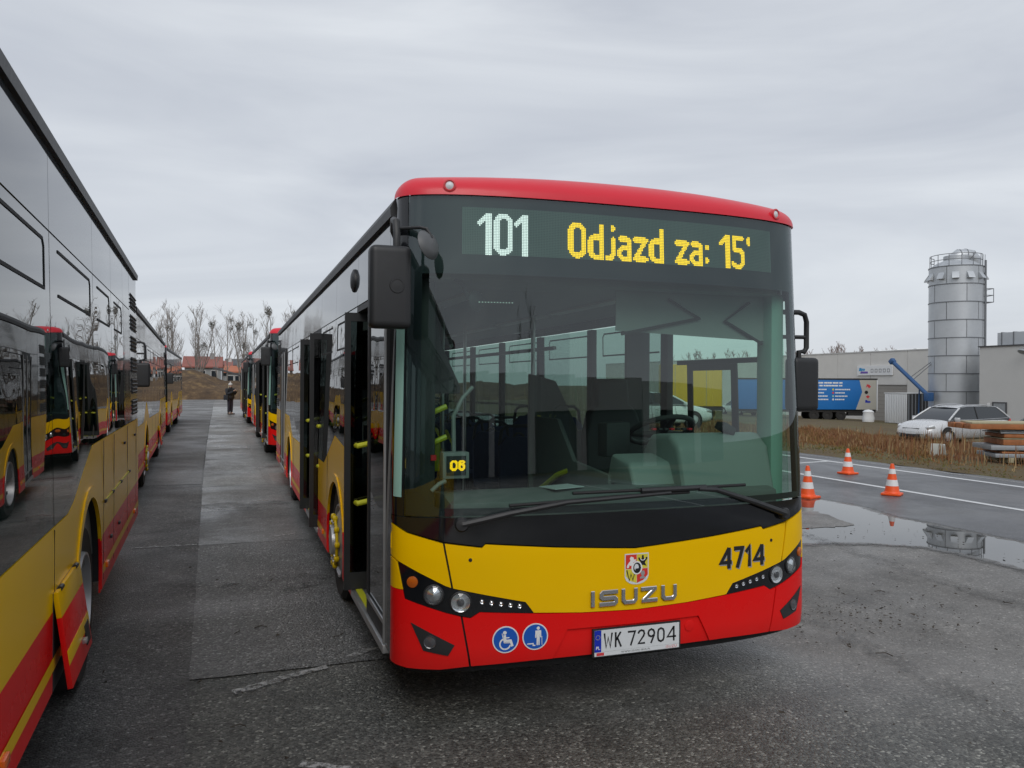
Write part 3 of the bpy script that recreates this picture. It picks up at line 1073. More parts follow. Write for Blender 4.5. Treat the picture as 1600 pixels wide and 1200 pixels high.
    MB().lathe([(0.001, 0.0), (0.045, 0.006), (0.066, 0.018), (0.078, 0.034), (0.076, 0.038), (0.001, 0.038)], (-1.18, -0.40, 2.575), (-0.62, 0.72, -0.28), 24).build('round_mirror', M['mirror_grey'], ml)
    mr = MB().box((1.375, 0.03, 1.885), (0.20, 0.11, 0.345)).build('mirror', M['black_plastic'], P, bevel=0.035, seg=4)
    MB().tube([(1.22, 0.05, 2.35), (1.35, 0.03, 2.35), (1.395, 0.03, 2.335), (1.41, 0.03, 2.29), (1.41, 0.03, 2.12), (1.39, 0.03, 2.095), (1.35, 0.03, 2.095), (1.35, 0.03, 2.02)], 0.017, 10).build('mirror_arm', M['black_plastic'], mr)
    MB().tube([(1.22, 0.05, 2.19), (1.41, 0.03, 2.19)], 0.013, 8).build('mirror_arm', M['black_plastic'], mr)
    # ---------------- wheels (kept on the ground)
    for yc in (AX_F, AX_R):
        for s in (1, -1):
            tw = MB().lathe([(0.30, -0.13), (0.44, -0.14), (0.475, -0.11), (0.48, 0.0), (0.475, 0.11), (0.44, 0.145), (0.30, 0.13)], (0, 0, 0), (s, 0, 0), 40)
            o = tw.build('wheel', M['tyre'], P, smooth=40, loc=(s * 1.13, yc, 0.48))
            o['axle'] = 1
            if yc == AX_F:
                prof = [(0.305, 0.125), (0.30, 0.15), (0.285, 0.15), (0.275, 0.12), (0.20, 0.165), (0.17, 0.175), (0.12, 0.175), (0.11, 0.215), (0.001, 0.22)]
            else:
                prof = [(0.305, 0.125), (0.30, 0.155), (0.285, 0.155), (0.275, 0.12), (0.25, 0.0), (0.19, -0.03), (0.15, -0.03), (0.13, 0.09), (0.09, 0.10), (0.001, 0.105)]
            MB().lathe(prof, (0, 0, 0), (s, 0, 0), 40).build('rim', M['rim'], o, smooth=30)
            mb = MB()
            for q in range(10):
                a = 2 * PI * q / 10
                x = 0.175 if yc == AX_F else -0.025
                mb.cyl((s * x, 0.165 * math.cos(a), 0.165 * math.sin(a)), (s * (x + 0.03), 0.165 * math.cos(a), 0.165 * math.sin(a)), 0.014, None, 8)
            mb.build('wheel_nuts', M['rim'], o)
            if yc == AX_F:
                mb = MB()
                for q in range(10):
                    a0, a1 = 2 * PI * q / 10, 2 * PI * (q + 1) / 10
                    p0 = Vector((s * 0.185, 0.20 * math.cos(a0), 0.20 * math.sin(a0)))
                    p1 = Vector((s * 0.185, 0.20 * math.cos(a1), 0.20 * math.sin(a1)))
                    mb.lathe([(0.001, -0.022), (0.022, -0.018), (0.030, 0.0), (0.022, 0.018), (0.001, 0.022)], p0, (1, 0, 0), 10)
                    d = (p1 - p0).normalized()
                    mb.cyl(p0 + d * 0.02, p1 - d * 0.02, 0.013, None, 8)
                mb.build('nut_guard', M['guard_yellow'], o)
    if detail:
        bus_detail(P, ws)
    return root


def bus_detail(P, ws):
    def fm(a0, z0):
        w = half_w(z0)
        return lambda x, y, d=0.0: front(a0 + x / w, z0 + y, d)
    # maker's letters
    mp = fm(-0.008, 0.668)
    H, st, x0 = 0.088, 0.023, -0.266
    h2 = st / 2
    strokes = [
        [[(0.014, 0), (0.014, H)]],
        [[(0.163, H - h2), (0.074, H - h2), (0.064, H - h2 - 0.010), (0.064, H / 2 + 0.008), (0.074, H / 2), (0.142, H / 2), (0.152, H / 2 - 0.008), (0.152, h2 + 0.008), (0.142, h2), (0.052, h2)]],
        [[(0.197, H), (0.197, 0.026), (0.210, h2), (0.262, h2), (0.274, 0.026), (0.274, H)]],
        [[(0.305, H - h2), (0.405, H - h2)], [(0.392, H - st * 0.7), (0.323, st * 0.7)], [(0.309, h2), (0.410, h2)]],
        [[(0.444, H), (0.444, 0.026), (0.457, h2), (0.509, h2), (0.521, 0.026), (0.521, H)]]]
    for letter in strokes:
        mb = MB()
        for pl in letter:
            mb.prism(thick([(x0 + x, y) for x, y in pl], st), mp, 0.001, 0.013)
        mb.build('badge_letter', M['badge'], P, smooth=0, bevel=0.003, seg=1)
    # fleet number with drop shadow
    num = stroke_text('4714', 0.122, 0.82, 0.024)
    shape('fleet_number_shadow', [[(x + 0.008, y - 0.008) for x, y in p] for p in num], fm(0.548, 0.812), 0.0010, M['ink_grey'], P, 0.0006)
    shape('fleet_number', num, fm(0.548, 0.812), 0.0020, M['ink'], P, 0.0008)
    for a, z in ((-0.715, 0.958), (0.715, 0.950)):
        MB().lathe([(0.010, 0.0), (0.009, 0.003), (0.001, 0.004)], front(a, z), front_n(a, z), 12).build('panel_plug', M['ink'], P)
    # city crest
    mp = fm(0.004, 0.772)
    W2, Hc = 0.074, 0.172

    def shield(k):
        w, top = W2 * k, Hc
        m = Hc * (1 - k) / 2
        pts = [(-w, top - m), (w, top - m), (w, 0.045 + m)]
        pts += [(w * math.cos(t_), 0.045 + m - (0.045) * math.sin(t_)) for t_ in (0.5, 0.95, 1.3)]
        pts += [(0, 0.0 + m)]
        pts += [(-w * math.cos(t_), 0.045 + m - (0.045) * math.sin(t_)) for t_ in (1.3, 0.95, 0.5)]
        return pts + [(-w, 0.045 + m)]
    cr = shape('crest', [shield(1.0)], mp, 0.001, M['plate_white'], P, 0.001)
    w = W2 * 0.92
    mid = 0.088
    top = Hc * 0.965
    shape('crest_field', [[(-w, mid), (-0.001, mid), (-0.001, top), (-w, top)], [(0.001, 0.008), (0.04, 0.022), (w, 0.05), (w, mid - 0.002), (0.001, mid - 0.002)]], mp, 0.0022, M['crest_red'], cr, 0.0005)
    shape('crest_field', [[(0.001, mid), (w, mid), (w, top), (0.001, top)], [(-0.001, 0.008), (-0.001, mid - 0.002), (-w, mid - 0.002), (-w, 0.05), (-0.04, 0.022)]], mp, 0.0022, M['crest_yellow'], cr, 0.0005)
    lion = [(-0.062, 0.094), (-0.050, 0.094), (-0.046, 0.108), (-0.036, 0.104), (-0.024, 0.112), (-0.022, 0.124), (-0.008, 0.128), (-0.006, 0.140), (-0.018, 0.138), (-0.020, 0.150), (-0.036, 0.156), (-0.044, 0.146), (-0.040, 0.132), (-0.050, 0.122), (-0.060, 0.108)]
    shape('crest_lion', [lion], mp, 0.003, M['white'], cr, 0.0005)
    wings = [thick(circle(0.037, 0.148, 0.022, 10, 0.024, PI, 2 * PI), 0.010), [(0.032, 0.160), (0.042, 0.160), (0.046, 0.130), (0.060, 0.138), (0.050, 0.118), (0.060, 0.100), (0.037, 0.106), (0.014, 0.100), (0.024, 0.118), (0.014, 0.138), (0.028, 0.130)]]
    shape('crest_eagle', wings, mp, 0.003, M['ink'], cr, 0.0005)
    shape('crest_crescent', [thick(circle(0.037, 0.142, 0.010, 8, 0.014, PI, 2 * PI), 0.004)], mp, 0.0037, M['white'], cr, 0.0004)
    shape('crest_letter', [thick([(-0.062, 0.082), (-0.046, 0.024), (-0.036, 0.060), (-0.024, 0.024), (-0.010, 0.078)], 0.007)], mp, 0.003, M['ink'], cr, 0.0005)
    shape('crest_bust', [[(0.018, 0.030), (0.056, 0.030), (0.050, 0.040), (0.042, 0.044), (0.050, 0.058), (0.046, 0.074), (0.028, 0.074), (0.024, 0.058), (0.032, 0.044), (0.022, 0.040)]], mp, 0.003, M['ink_grey'], cr, 0.0005)
    shape('crest_disc', [circle(0, 0.092, 0.037, 22, 0.034)], mp, 0.0036, M['white'], cr, 0.0005)
    shape('crest_head', [circle(0.001, 0.092, 0.030, 18, 0.024)], mp, 0.0043, M['ink'], cr, 0.0004)
    shape('crest_face', [circle(-0.003, 0.095, 0.019, 16, 0.014)], mp, 0.0048, M['plate_white'], cr, 0.0004)
    shape('crest_beard', [[(-0.011, 0.088), (0.010, 0.090), (0.008, 0.070), (-0.006, 0.068)]], mp, 0.0053, M['ink'], cr, 0.0004)
    # access discs
    for a, kind in ((-0.572, 0), (-0.449, 1)):
        mp = fm(a, 0.532 if kind == 0 else 0.537)
        d = shape('access_disc', [circle(0, 0, 0.071, 32)], mp, 0.001, M['white'], P, 0.001)
        shape('disc_field', [circle(0, 0, 0.0645, 32)], mp, 0.0022, M['sign_blue'], d, 0.0005)
        if kind == 0:
            pg = [circle(-0.005, 0.037, 0.010, 14), thick([(-0.006, 0.025), (-0.002, -0.006), (0.026, -0.006), (0.036, -0.036)], 0.013),
                  thick([(-0.020, 0.034), (-0.008, -0.016), (0.024, -0.017)], 0.004), thick([(-0.002, 0.010), (0.020, 0.010)], 0.006), thick(circle(-0.003, -0.022, 0.028, 16, None, rad(110), rad(345)), 0.008)]
        else:
            pg = [circle(0.016, 0.044, 0.009, 14), [(0.0, 0.032), (0.032, 0.032), (0.033, -0.006), (0.027, -0.006), (0.025, 0.018), (0.024, -0.046), (0.017, -0.046), (0.016, -0.012), (0.014, -0.046), (0.007, -0.046), (0.007, 0.018), (0.005, -0.006), (-0.001, -0.006)],
                  thick([(0.036, 0.0), (0.037, -0.046)], 0.003), thick([(-0.044, -0.036), (-0.012, -0.036), (-0.012, -0.046), (0.0, -0.046)], 0.006)]
        shape('pictogram', pg, mp, 0.0030, M['white'], d, 0.0005)
    # number plate
    def pm(x, y, d=0.0):
        c = front(0.008, 0.405)
        return Vector((c.x + x, c.y - 0.002 - d, 0.405 + y))
    pf = shape('number_plate', [[(-0.272, -0.012), (0.272, -0.012), (0.272, 0.142), (-0.272, 0.142)]], pm, 0.0, M['black_plastic'], P, 0.012)
    shape('plate_face', [[(-0.262, 0.016), (0.262, 0.016), (0.262, 0.134), (-0.262, 0.134)]], pm, 0.012, M['plate_white'], pf, 0.002)
    shape('plate_band', [[(-0.262, -0.007), (0.262, -0.007), (0.262, 0.015), (-0.262, 0.015)]], pm, 0.012, M['plate_white'], pf, 0.0015)
    shape('euro_band', [[(-0.262, 0.016), (-0.222, 0.016), (-0.222, 0.134), (-0.262, 0.134)]], pm, 0.0142, M['plate_blue'], pf, 0.0004)
    decal('plate_country', text_polys('PL', 0.018, 0.02), lambda x, y, d: pm(-0.242 + x, 0.030 + y, d), 0.0150, M['white'], pf)
    stars = [circle(-0.242 + 0.012 * math.cos(PI * k / 6), 0.096 + 0.012 * math.sin(PI * k / 6), 0.0018, 5) for k in range(12)]
    shape('euro_stars', stars, pm, 0.0150, M['crest_yellow'], pf, 0.0003)
    shape('plate_letters', [[(-0.150 + x, 0.034 + y) for x, y in p] for p in stroke_text('WK', 0.082, 0.78, 0.0105)], pm, 0.0143, M['ink'], pf, 0.0006)
    shape('plate_digits', [[(0.092 + x, 0.034 + y) for x, y in p] for p in stroke_text('72904', 0.082, 0.88, 0.0105)], pm, 0.0143, M['ink'], pf, 0.0006)
    decal('plate_web', text_polys('WWW.ISUZU-BUS.PL', 0.010, 0.0, 1.25, 1.1), lambda x, y, d: pm(-0.01 + x, -0.001 + y, d), 0.0140, M['ink'], pf)
    decal('plate_brand', text_polys('ISUZU', 0.014, 0.0, 1.2, 1.1), lambda x, y, d: pm(0.212 + x, -0.003 + y, d), 0.0140, M['ink_red'], pf)
    shape('plate_flag', [[(-0.250, -0.004), (-0.205, -0.004), (-0.205, 0.012), (-0.250, 0.012)]], pm, 0.0140, M['ink_red'], pf, 0.0003)
    MB().lathe([(0.030, 0.0), (0.030, 0.003), (0.026, 0.004), (0.001, 0.004)], front(0.268, 0.505, -0.012), front_n(0.268, 0.505), 20).build('tow_cover', M['red'], P)
    # screen print line on the glass
    mb = MB()
    for i in range(12):
        a, z = -0.685 + i * 0.0125, 2.312
        mb.add([front(a + sx * 0.0035, z + sz * 0.003, -0.003) for sx, sz in ((-1, -1), (1, -1), (1, 1), (-1, 1))], [(0, 1, 2, 3)])
    mb.build('heater_print', M['white'], ws, smooth=0)

    # ------------- interior
    D = M['dash']
    # dashboard: low shelf across, tall binnacle at the driver
    d = MB()
    ys = [(-0.16, 1.24), (0.10, 1.27), (0.34, 1.24)]
    d.prism([(-0.14, 0.9), (-0.14, 1.24), (0.05, 1.275), (0.30, 1.25), (0.36, 0.9)], lambda a, b, dd: Vector((dd, a, b)), -1.02, 1.06)
    dash = d.build('dashboard', M['int_grey'], P, bevel=0.02)
    MB().prism([(-0.08, 1.20), (0.0, 1.50), (0.10, 1.575), (0.34, 1.56), (0.46, 1.44), (0.46, 1.20)], lambda a, b, dd: Vector((dd, a, b)), 0.44, 1.10).build('binnacle', D, dash, bevel=0.04, seg=3)
    MB().prism([(0.02, 1.24), (0.10, 1.40), (0.34, 1.44), (0.42, 1.24)], lambda a, b, dd: Vector((dd, a, b)), 0.16, 0.50).build('console', D, dash, bevel=0.03, seg=3)
    MB().box((0.86, 0.12, 1.60), (0.10, 0.10, 0.05), Matrix.Rotation(0.5, 3, 'Y')).build('switch_pod', M['int_dark'], dash, bevel=0.01)
    for k in range(7):
        MB().box((0.50 + 0.045 * k, 0.40, 1.585 - 0.0005 * k), (0.026, 0.03, 0.014)).build('switch', M['int_dark'] if k % 3 else M['btn_red'], dash, bevel=0.003)
    MB().box((0.72, 0.445, 1.50), (0.34, 0.02, 0.10), Matrix.Rotation(-0.5, 3, 'X')).build('instrument_screen', M['int_dark'], dash, bevel=0.006)
    tm = MB().box((0.24, 0.46, 1.52), (0.20, 0.10, 0.22), Matrix.Rotation(0.25, 3, 'Z')).build('ticket_machine', M['int_dark'], P, bevel=0.015)
    MB().box((0.255, 0.515, 1.54), (0.15, 0.006, 0.11), Matrix.Rotation(0.25, 3, 'Z')).build('ticket_screen', M['sign_blue'], tm)
    MB().cyl((0.24, 0.44, 1.25), (0.24, 0.45, 1.42), 0.018, None, 8).build('ticket_stand', M['int_dark'], tm)
    for x, y, z, w, h in ((0.135, 0.85, 1.12, 0.09, 0.06), (0.135, 1.25, 0.92, 0.06, 0.04)):
        MB().box((x, y, z), (0.004, w, h)).build('notice_label', M['white'], P, smooth=0)
    MB().box((-0.30, 0.05, 1.281), (0.22, 0.15, 0.004), Matrix.Rotation(0.3, 3, 'Z')).build('paper_sheet', M['plate_white'], P, smooth=0)
    MB().box((-0.62, 1.95, 1.30), (0.14, 0.12, 0.24)).build('ticket_validator', M['handle_yellow'], P, bevel=0.02)
    # steering wheel
    c, n = Vector((0.70, 0.66, 1.56)), Vector((0, 0.45, 0.89)).normalized()
    u = Vector((1, 0, 0))
    w = n.cross(u)
    sw = MB().tube([c + (u * math.cos(2 * PI * i / 28) + w * math.sin(2 * PI * i / 28)) * 0.225 for i in range(29)], 0.018, 10, False).build('steering_wheel', M['int_dark'], P)
    mb = MB()
    for ang in (0.3, PI - 0.3, -PI / 2):
        mb.tube([c - n * 0.03, c + (u * math.cos(ang) + w * math.sin(ang)) * 0.215], [0.03, 0.014], 8)
    mb.build('wheel_spokes', M['int_dark'], sw)
    MB().cyl(c - n * 0.03, c - n * 0.5 + Vector((0, -0.05, 0)), 0.04, 0.06, 12).build('steering_column', M['int_dark'], sw)

    def bus_seat(x, y, z, mat, tall=0.0, facing=-1, handle=True):
        s = MB().box((x, y, z + 0.42), (0.42, 0.42, 0.09)).build('seat', mat, P, bevel=0.03)
        bk = MB().prism([(-0.21, 0.0), (0.21, 0.0), (0.20, 0.42 + tall), (0.13, 0.50 + tall), (-0.13, 0.50 + tall), (-0.20, 0.42 + tall)],
                        lambda a, b, dd: Vector((x + a, y - facing * (0.20 + b * 0.12) + dd, z + 0.44 + b)), -0.03, 0.03)
        bk.build('backrest', mat, s, bevel=0.02)
        if handle:
            yb = y - facing * 0.26
            MB().tube([(x - 0.19, yb, z + 0.86), (x - 0.17, yb, z + 1.0), (x - 0.12, yb, z + 1.04), (x + 0.12, yb, z + 1.04), (x + 0.17, yb, z + 1.0), (x + 0.19, yb, z + 0.86)], 0.016, 8).build('seat_handle', M['int_dark'], s)
            MB().tube([(x - 0.07, yb, z + 0.92), (x - 0.02, yb, z + 0.97), (x + 0.02, yb, z + 0.97), (x + 0.07, yb, z + 0.92)], 0.012, 8).build('seat_handle', M['int_dark'], s)
        MB().cyl((x, y, z), (x, y, z + 0.38), 0.05, 0.05, 10).build('seat_post', M['int_dark'], s)
        return s
    # driver's seat with tall back and head rest
    ds = MB().box((0.70, 1.12, 1.02), (0.50, 0.48, 0.14)).build('driver_seat', M['int_dark'], P, bevel=0.04)
    MB().prism([(-0.25, 0.0), (0.25, 0.0), (0.25, 0.42), (0.20, 0.60), (0.14, 0.66), (0.13, 0.86), (-0.13, 0.86), (-0.14, 0.66), (-0.20, 0.60), (-0.25, 0.42)],
               lambda a, b, dd: Vector((0.70 + a, 1.36 + b * 0.12 + dd, 1.06 + b)), -0.06, 0.06).build('driver_backrest', M['int_dark'], ds, bevel=0.03, seg=3)
    MB().bx(0.48, 0.92, 0.92, 1.34, 0.44, 0.96).build('driver_plinth', M['int_grey'], ds)
    # cab partition and door
    MB().prism([(0.12, 0.44), (1.2, 0.44), (1.2, 2.46), (0.98, 2.46), (0.98, 1.55), (0.55, 1.50), (0.35, 1.90), (0.12, 1.96)], lambda a, b, dd: Vector((a, 1.72 + dd, b)), 0.0, 0.04).build('cab_partition', M['int_grey'], P, bevel=0.01)
    MB().prism([(0.34, 0.44), (1.68, 0.44), (1.68, 1.62), (1.2, 1.62), (0.9, 1.34), (0.34, 1.30)], lambda a, b, dd: Vector((0.14 + dd, a, b)), 0.0, 0.035).build('cab_door', M['int_grey'], P, bevel=0.01)
    MB().add([(0.155, 1.0, 1.40), (0.155, 1.70, 1.62), (0.155, 1.70, 2.30), (0.155, 1.0, 2.30)], [(0, 1, 2, 3)]).build('cab_screen', M['lens'], P, smooth=0)
    # roller blind, overhead locker
    MB().bx(-1.12, 1.12, -0.06, 0.32, 2.44, 2.50).build('overhead_locker', M['int_light'], P, bevel=0.02)
    bl = MB().prism([(0.05, 2.20), (1.10, 2.16), (1.10, 2.44), (0.05, 2.44)], lambda a, b, dd: Vector((a, 0.06 + dd, b)), 0.0, 0.006).build('sun_blind', M['int_light'], P, smooth=0)
    for pts in ([(0.08, 2.18), (0.62, 2.29), (0.40, 2.40)], [(1.08, 2.14), (0.80, 2.28), (0.98, 2.40)]):
        MB().tube([(x, 0.045, z) for x, z in pts], 0.010, 6).build('blind_arm', M['int_dark'], bl)
    # near-side pillar lining and door mechanism
    MB().bx(-1.20, -1.06, 0.02, 0.16, 0.44, 2.46).build('door_pillar', M['int_dark'], P, bevel=0.02)
    MB().prism([(-1.18, 2.30), (-1.0, 2.34), (-0.98, 2.12), (-0.86, 1.86), (-0.86, 1.82), (-1.18, 1.82)], lambda a, b, dd: Vector((a, 0.24 + dd, b)), 0.0, 0.05).build('door_motor_cover', M['int_dark'], P, bevel=0.01)
    MB().bx(1.10, 1.20, -0.02, 0.14, 0.44, 2.46).build('cab_pillar', M['mint'], P, bevel=0.03)
    MB().bx(-1.235, -1.205, -0.06, -0.02, 1.32, 2.36).build('pillar_trim', M['mint'], P, bevel=0.008)
    # inside mirror
    im = MB().tube([(-1.10, 0.02, 2.44), (-1.02, -0.04, 2.48), (-0.93, -0.05, 2.42), (-0.90, -0.05, 2.34)], 0.012, 8).build('inner_mirror_arm', M['int_dark'], P)
    MB().lathe([(0.001, 0.0), (0.045, 0.006), (0.062, 0.02), (0.001, 0.024)], (-0.84, -0.06, 2.33), (-0.5, 0.8, 0.0), 20).build('inner_mirror', M['int_dark'], im)
    # route box on the dash
    rb = MB().box((-0.955, 0.02, 1.43), (0.15, 0.08, 0.145)).build('route_box', M['ink_grey'], P, bevel=0.006)
    MB().box((-0.955, -0.022, 1.43), (0.11, 0.006, 0.105)).build('route_box_face', M['int_dark'], rb)
    led_text('route_digits', '06', 16, 12, -0.990, 1.403, 0.0036, M['led_amber'], rb, 0.0, lambda a, z, o: Vector((a, -0.027, z)), 1.0, 1.9)
    MB().tube([(-0.955, 0.03, 1.50), (-0.955, 0.04, 1.70), (-0.90, 0.05, 1.80), (-0.84, 0.06, 1.86)], 0.012, 8).build('route_box_pole', M['ink_grey'], rb)
    MB().tube([(-1.10, -0.05, 1.30), (-1.06, -0.05, 1.335), (-1.02, -0.04, 1.35)], 0.012, 8).build('corner_rail', M['ink_grey'], P)
    # driver-side of the door: handles, buttons
    for z in (1.55, 1.72):
        MB().tube([(-1.12, 0.14, z - 0.03), (-1.05, 0.10, z), (-0.98, 0.10, z + 0.03)], 0.016, 8).build('grab_handle', M['handle_yellow'], P)
    MB().box((-1.08, -0.01, 1.475), (0.03, 0.01, 0.03)).build('stop_button', M['btn_red'], P)
    # aisle: seats, poles, handrails
    for (x, y, z) in ((-0.86, 2.3, 0.62), (-0.42, 2.9, 0.44), (-0.86, 3.1, 0.62), (0.42, 2.55, 0.44), (0.86, 2.55, 0.62), (0.42, 3.4, 0.44), (0.86, 3.4, 0.6), (0.42, 4.3, 0.44), (0.86, 4.3, 0.44), (0.42, 5.2, 0.44), (0.86, 5.2, 0.44), (0.42, 6.2, 0.44), (0.86, 6.2, 0.44), (-0.42, 6.6, 0.44), (-0.86, 6.6, 0.44), (0.42, 7.6, 0.6), (0.86, 7.6, 0.6), (-0.42, 7.6, 0.6), (-0.86, 7.6, 0.6)):
        bus_seat(x, y, z, M['seat_blue'])
    for (x, y) in ((-0.55, 1.9), (0.16, 1.75), (-0.6, 3.85), (0.2, 3.9), (-0.6, 5.3), (0.2, 5.7), (-0.3, 7.1), (0.3, 7.1)):
        MB().cyl((x, y, 0.44), (x, y, 2.5), 0.017, None, 10).build('grab_pole', M['steel_pole'], P)
    for x in (-0.45, 0.45):
        MB().cyl((x, 2.0, 2.18), (x, 9.5, 2.18), 0.017, None, 8).build('ceiling_rail', M['steel_pole'], P)
    for y in (4.4, 4.9):
        MB().tube([(0.22, y, 1.05), (0.22, y + 0.05, 1.20), (0.22, y + 0.35, 1.32)], 0.02, 8).build('grab_handle', M['handle_yellow'], P)
    MB().tube([(0.155, 1.0, 1.26), (0.11, 1.1, 1.22), (0.11, 1.5, 1.05)], 0.022, 8).build('grab_handle', M['handle_yellow'], P)
    for y in np.arange(1.0, 10.0, 1.5):
        MB().bx(-0.62, -0.50, y, y + 1.3, 2.485, 2.499).build('light_strip', M['white'], P, smooth=0)
        MB().bx(0.50, 0.62, y, y + 1.3, 2.485, 2.499).build('light_strip', M['white'], P, smooth=0)


# ------------------------------------------------------------------ ground materials
def asphalt(name, dark, light, wet_lo=0.30, wet_hi=0.75, tint=(1, 1, 1), stone=0.5, bump=0.5, wet_scale=0.35, coarse=False):
    t = NT(name)
    big = t.noise(0.22, 4, 0.6, dist=0.4)
    med = t.noise(2.3, 5, 0.65)
    fine = t.noise(38, 3, 0.7)
    agg = t.add('TexVoronoi', feature='F1')
    agg.inputs['Scale'].default_value = 75
    t.l.new(t.coord(), agg.inputs['Vector'])
    mixv = t.math('ADD', t.math('MULTIPLY', big, 0.45), t.math('MULTIPLY', med, 0.55))
    base = t.ramp(mixv, [(0.34, tuple(dark * c for c in tint)), (0.66, tuple(light * c for c in tint))])
    sepc = t.add('SeparateColor')
    t.l.new(agg.outputs['Color'], sepc.inputs[0])
    st = t.ramp(sepc.outputs[0], [(0.0, 0.30), (0.45, 0.8), (0.80, 1.15), (0.94, 1.7), (1.0, 3.4)])
    if coarse:
        sp = t.add('SeparateXYZ')
        t.l.new(t.coord(), sp.inputs[0])
        v = t.math('ADD', sp.outputs[1], t.math('MULTIPLY', sp.outputs[0], 0.62))
        v = t.math('ADD', v, t.math('MULTIPLY', t.math('SUBTRACT', t.noise(0.8, 4, 0.65), 0.5), 2.6))
        cz = t.math('SUBTRACT', 1.0, t.math('DIVIDE', t.math('SUBTRACT', v, 5.2), 1.3, True), True)
        base = t.mix(cz, base, t.ramp(mixv, [(0.36, (0.062, 0.063, 0.057)), (0.64, (0.155, 0.155, 0.14))]))
        stone = t.math('ADD', 0.35, t.math('MULTIPLY', cz, 0.6))
    col = t.mix(stone, base, st, 'MULTIPLY')
    col = t.mix(t.math('MULTIPLY', fine, 0.35), col, t.mix(0.5, col, (0.0, 0.0, 0.0)))
    stain = t.ramp(t.noise(0.75, 5, 0.72, dist=0.8), [(0.52, 0.0), (0.70, 1.0)])
    col = t.mix(t.math('MULTIPLY', stain, 0.5), col, (0.035, 0.032, 0.028))
    wet = t.ramp(t.noise(wet_scale, 4, 0.6, dist=0.6), [(0.36, wet_lo), (0.62, wet_hi)])
    h = t.math('ADD', t.math('MULTIPLY', agg.outputs['Distance'], -0.9), t.math('MULTIPLY', fine, 0.7))
    nb = t.bump(h, bump, 0.012)
    return t.principled(col, wet, 0, 0, spec=0.5, normal=nb)


M['asphalt'] = asphalt('yard_asphalt', 0.13, 0.255, 0.36, 0.75, (1.0, 0.965, 0.91), 0.5, 0.6, coarse=True)
M['strip'] = asphalt('strip_asphalt', 0.062, 0.135, 0.36, 0.75, (1.0, 0.98, 0.95), 0.9, 0.8)
M['strip_sheen_tint'] = asphalt('strip_asphalt_sheen_tint', 0.11, 0.20, 0.4, 0.75, (1.0, 0.985, 0.96), 0.5, 0.6)  # paler strip copy, sky sheen of the far lane painted into its colour
M['road'] = asphalt('road_asphalt', 0.075, 0.135, 0.28, 0.55, (0.96, 0.99, 1.06), 0.3, 0.35)
def slab_mat(name, k_):
    t = NT(name)
    oi = t.add('ObjectInfo')
    big = t.noise(0.5, 5, 0.65, dist=0.3)
    fine = t.noise(55, 3, 0.7)
    pits = t.add('TexVoronoi')
    pits.inputs['Scale'].default_value = 60
    t.l.new(t.coord(), pits.inputs['Vector'])
    sepc = t.add('SeparateColor')
    t.l.new(pits.outputs['Color'], sepc.inputs[0])
    base = t.ramp(t.math('ADD', t.math('MULTIPLY', big, 0.7), t.math('MULTIPLY', t.noise(3.1, 5, 0.7), 0.3)), [(0.33, tuple(c * k_ for c in (0.070, 0.071, 0.068))), (0.67, tuple(c * k_ for c in (0.185, 0.185, 0.178)))])
    st = t.ramp(sepc.outputs[0], [(0.0, 0.4), (0.5, 0.92), (0.9, 1.15), (1.0, 2.4)])
    col = t.mix(0.7, base, st, 'MULTIPLY')
    tone = t.math('ADD', 0.8, t.math('MULTIPLY', oi.outputs['Random'], 0.35))
    col = t.mix(1.0, col, tone, 'MULTIPLY')
    wet = t.ramp(t.noise(0.7, 4, 0.65, dist=0.5), [(0.38, 0.26), (0.62, 0.62)])
    return t.principled(col, wet, 0, 0, normal=t.bump(t.math('ADD', fine, t.math('MULTIPLY', pits.outputs['Distance'], -0.8)), 0.4, 0.01))


M['slab'] = slab_mat('slab_concrete', 1.2)
M['patch'] = asphalt('worn_patch', 0.095, 0.20, 0.30, 0.66, (1.0, 1.0, 0.965), 0.85, 0.7)
M['slab_sheen_tint'] = slab_mat('slab_concrete_sheen_tint', 1.75)  # paler slab copy, the far sky sheen is painted into the base colour
t = NT('soil')
col = t.ramp(t.math('ADD', t.math('MULTIPLY', t.noise(0.35, 5, 0.7), 0.5), t.math('MULTIPLY', t.noise(5, 5, 0.7), 0.5)),
             [(0.30, (0.05, 0.04, 0.02)), (0.5, (0.12, 0.085, 0.04)), (0.62, (0.10, 0.105, 0.03)), (0.75, (0.17, 0.13, 0.07))])
M['soil'] = t.principled(col, 0.95, normal=t.bump(t.noise(18, 5, 0.7), 0.8, 0.05))
t = NT('mound_earth')
col = t.ramp(t.math('ADD', t.math('MULTIPLY', t.noise(0.32, 5, 0.7), 0.5), t.math('MULTIPLY', t.noise(1.4, 6, 0.75), 0.5)),
             [(0.36, (0.035, 0.022, 0.013)), (0.47, (0.08, 0.05, 0.027)), (0.55, (0.12, 0.075, 0.038)), (0.63, (0.24, 0.16, 0.07)), (0.70, (0.08, 0.07, 0.032))])
M['mound'] = t.principled(col, 0.95, normal=t.bump(t.noise(3, 5, 0.7), 0.8, 0.2))


def road_paint(name, lo, hi, ca, cb, scale):
    t = NT(name)
    p = t.add('BsdfPrincipled')
    t.l.new(t.mix(t.noise(40, 3), ca, cb), p.inputs['Base Color'])
    p.inputs['Roughness'].default_value = 0.55
    tr_ = t.add('BsdfTransparent')
    mx = t.add('MixShader')
    t.l.new(t.ramp(t.noise(scale, 6, 0.8), [(lo, 0.0), (hi, 1.0)]), mx.inputs[0])
    t.l.new(tr_.outputs[0], mx.inputs[1])
    t.l.new(p.outputs[0], mx.inputs[2])
    t.l.new(mx.outputs[0], t.out.inputs['Surface'])
    return t.m


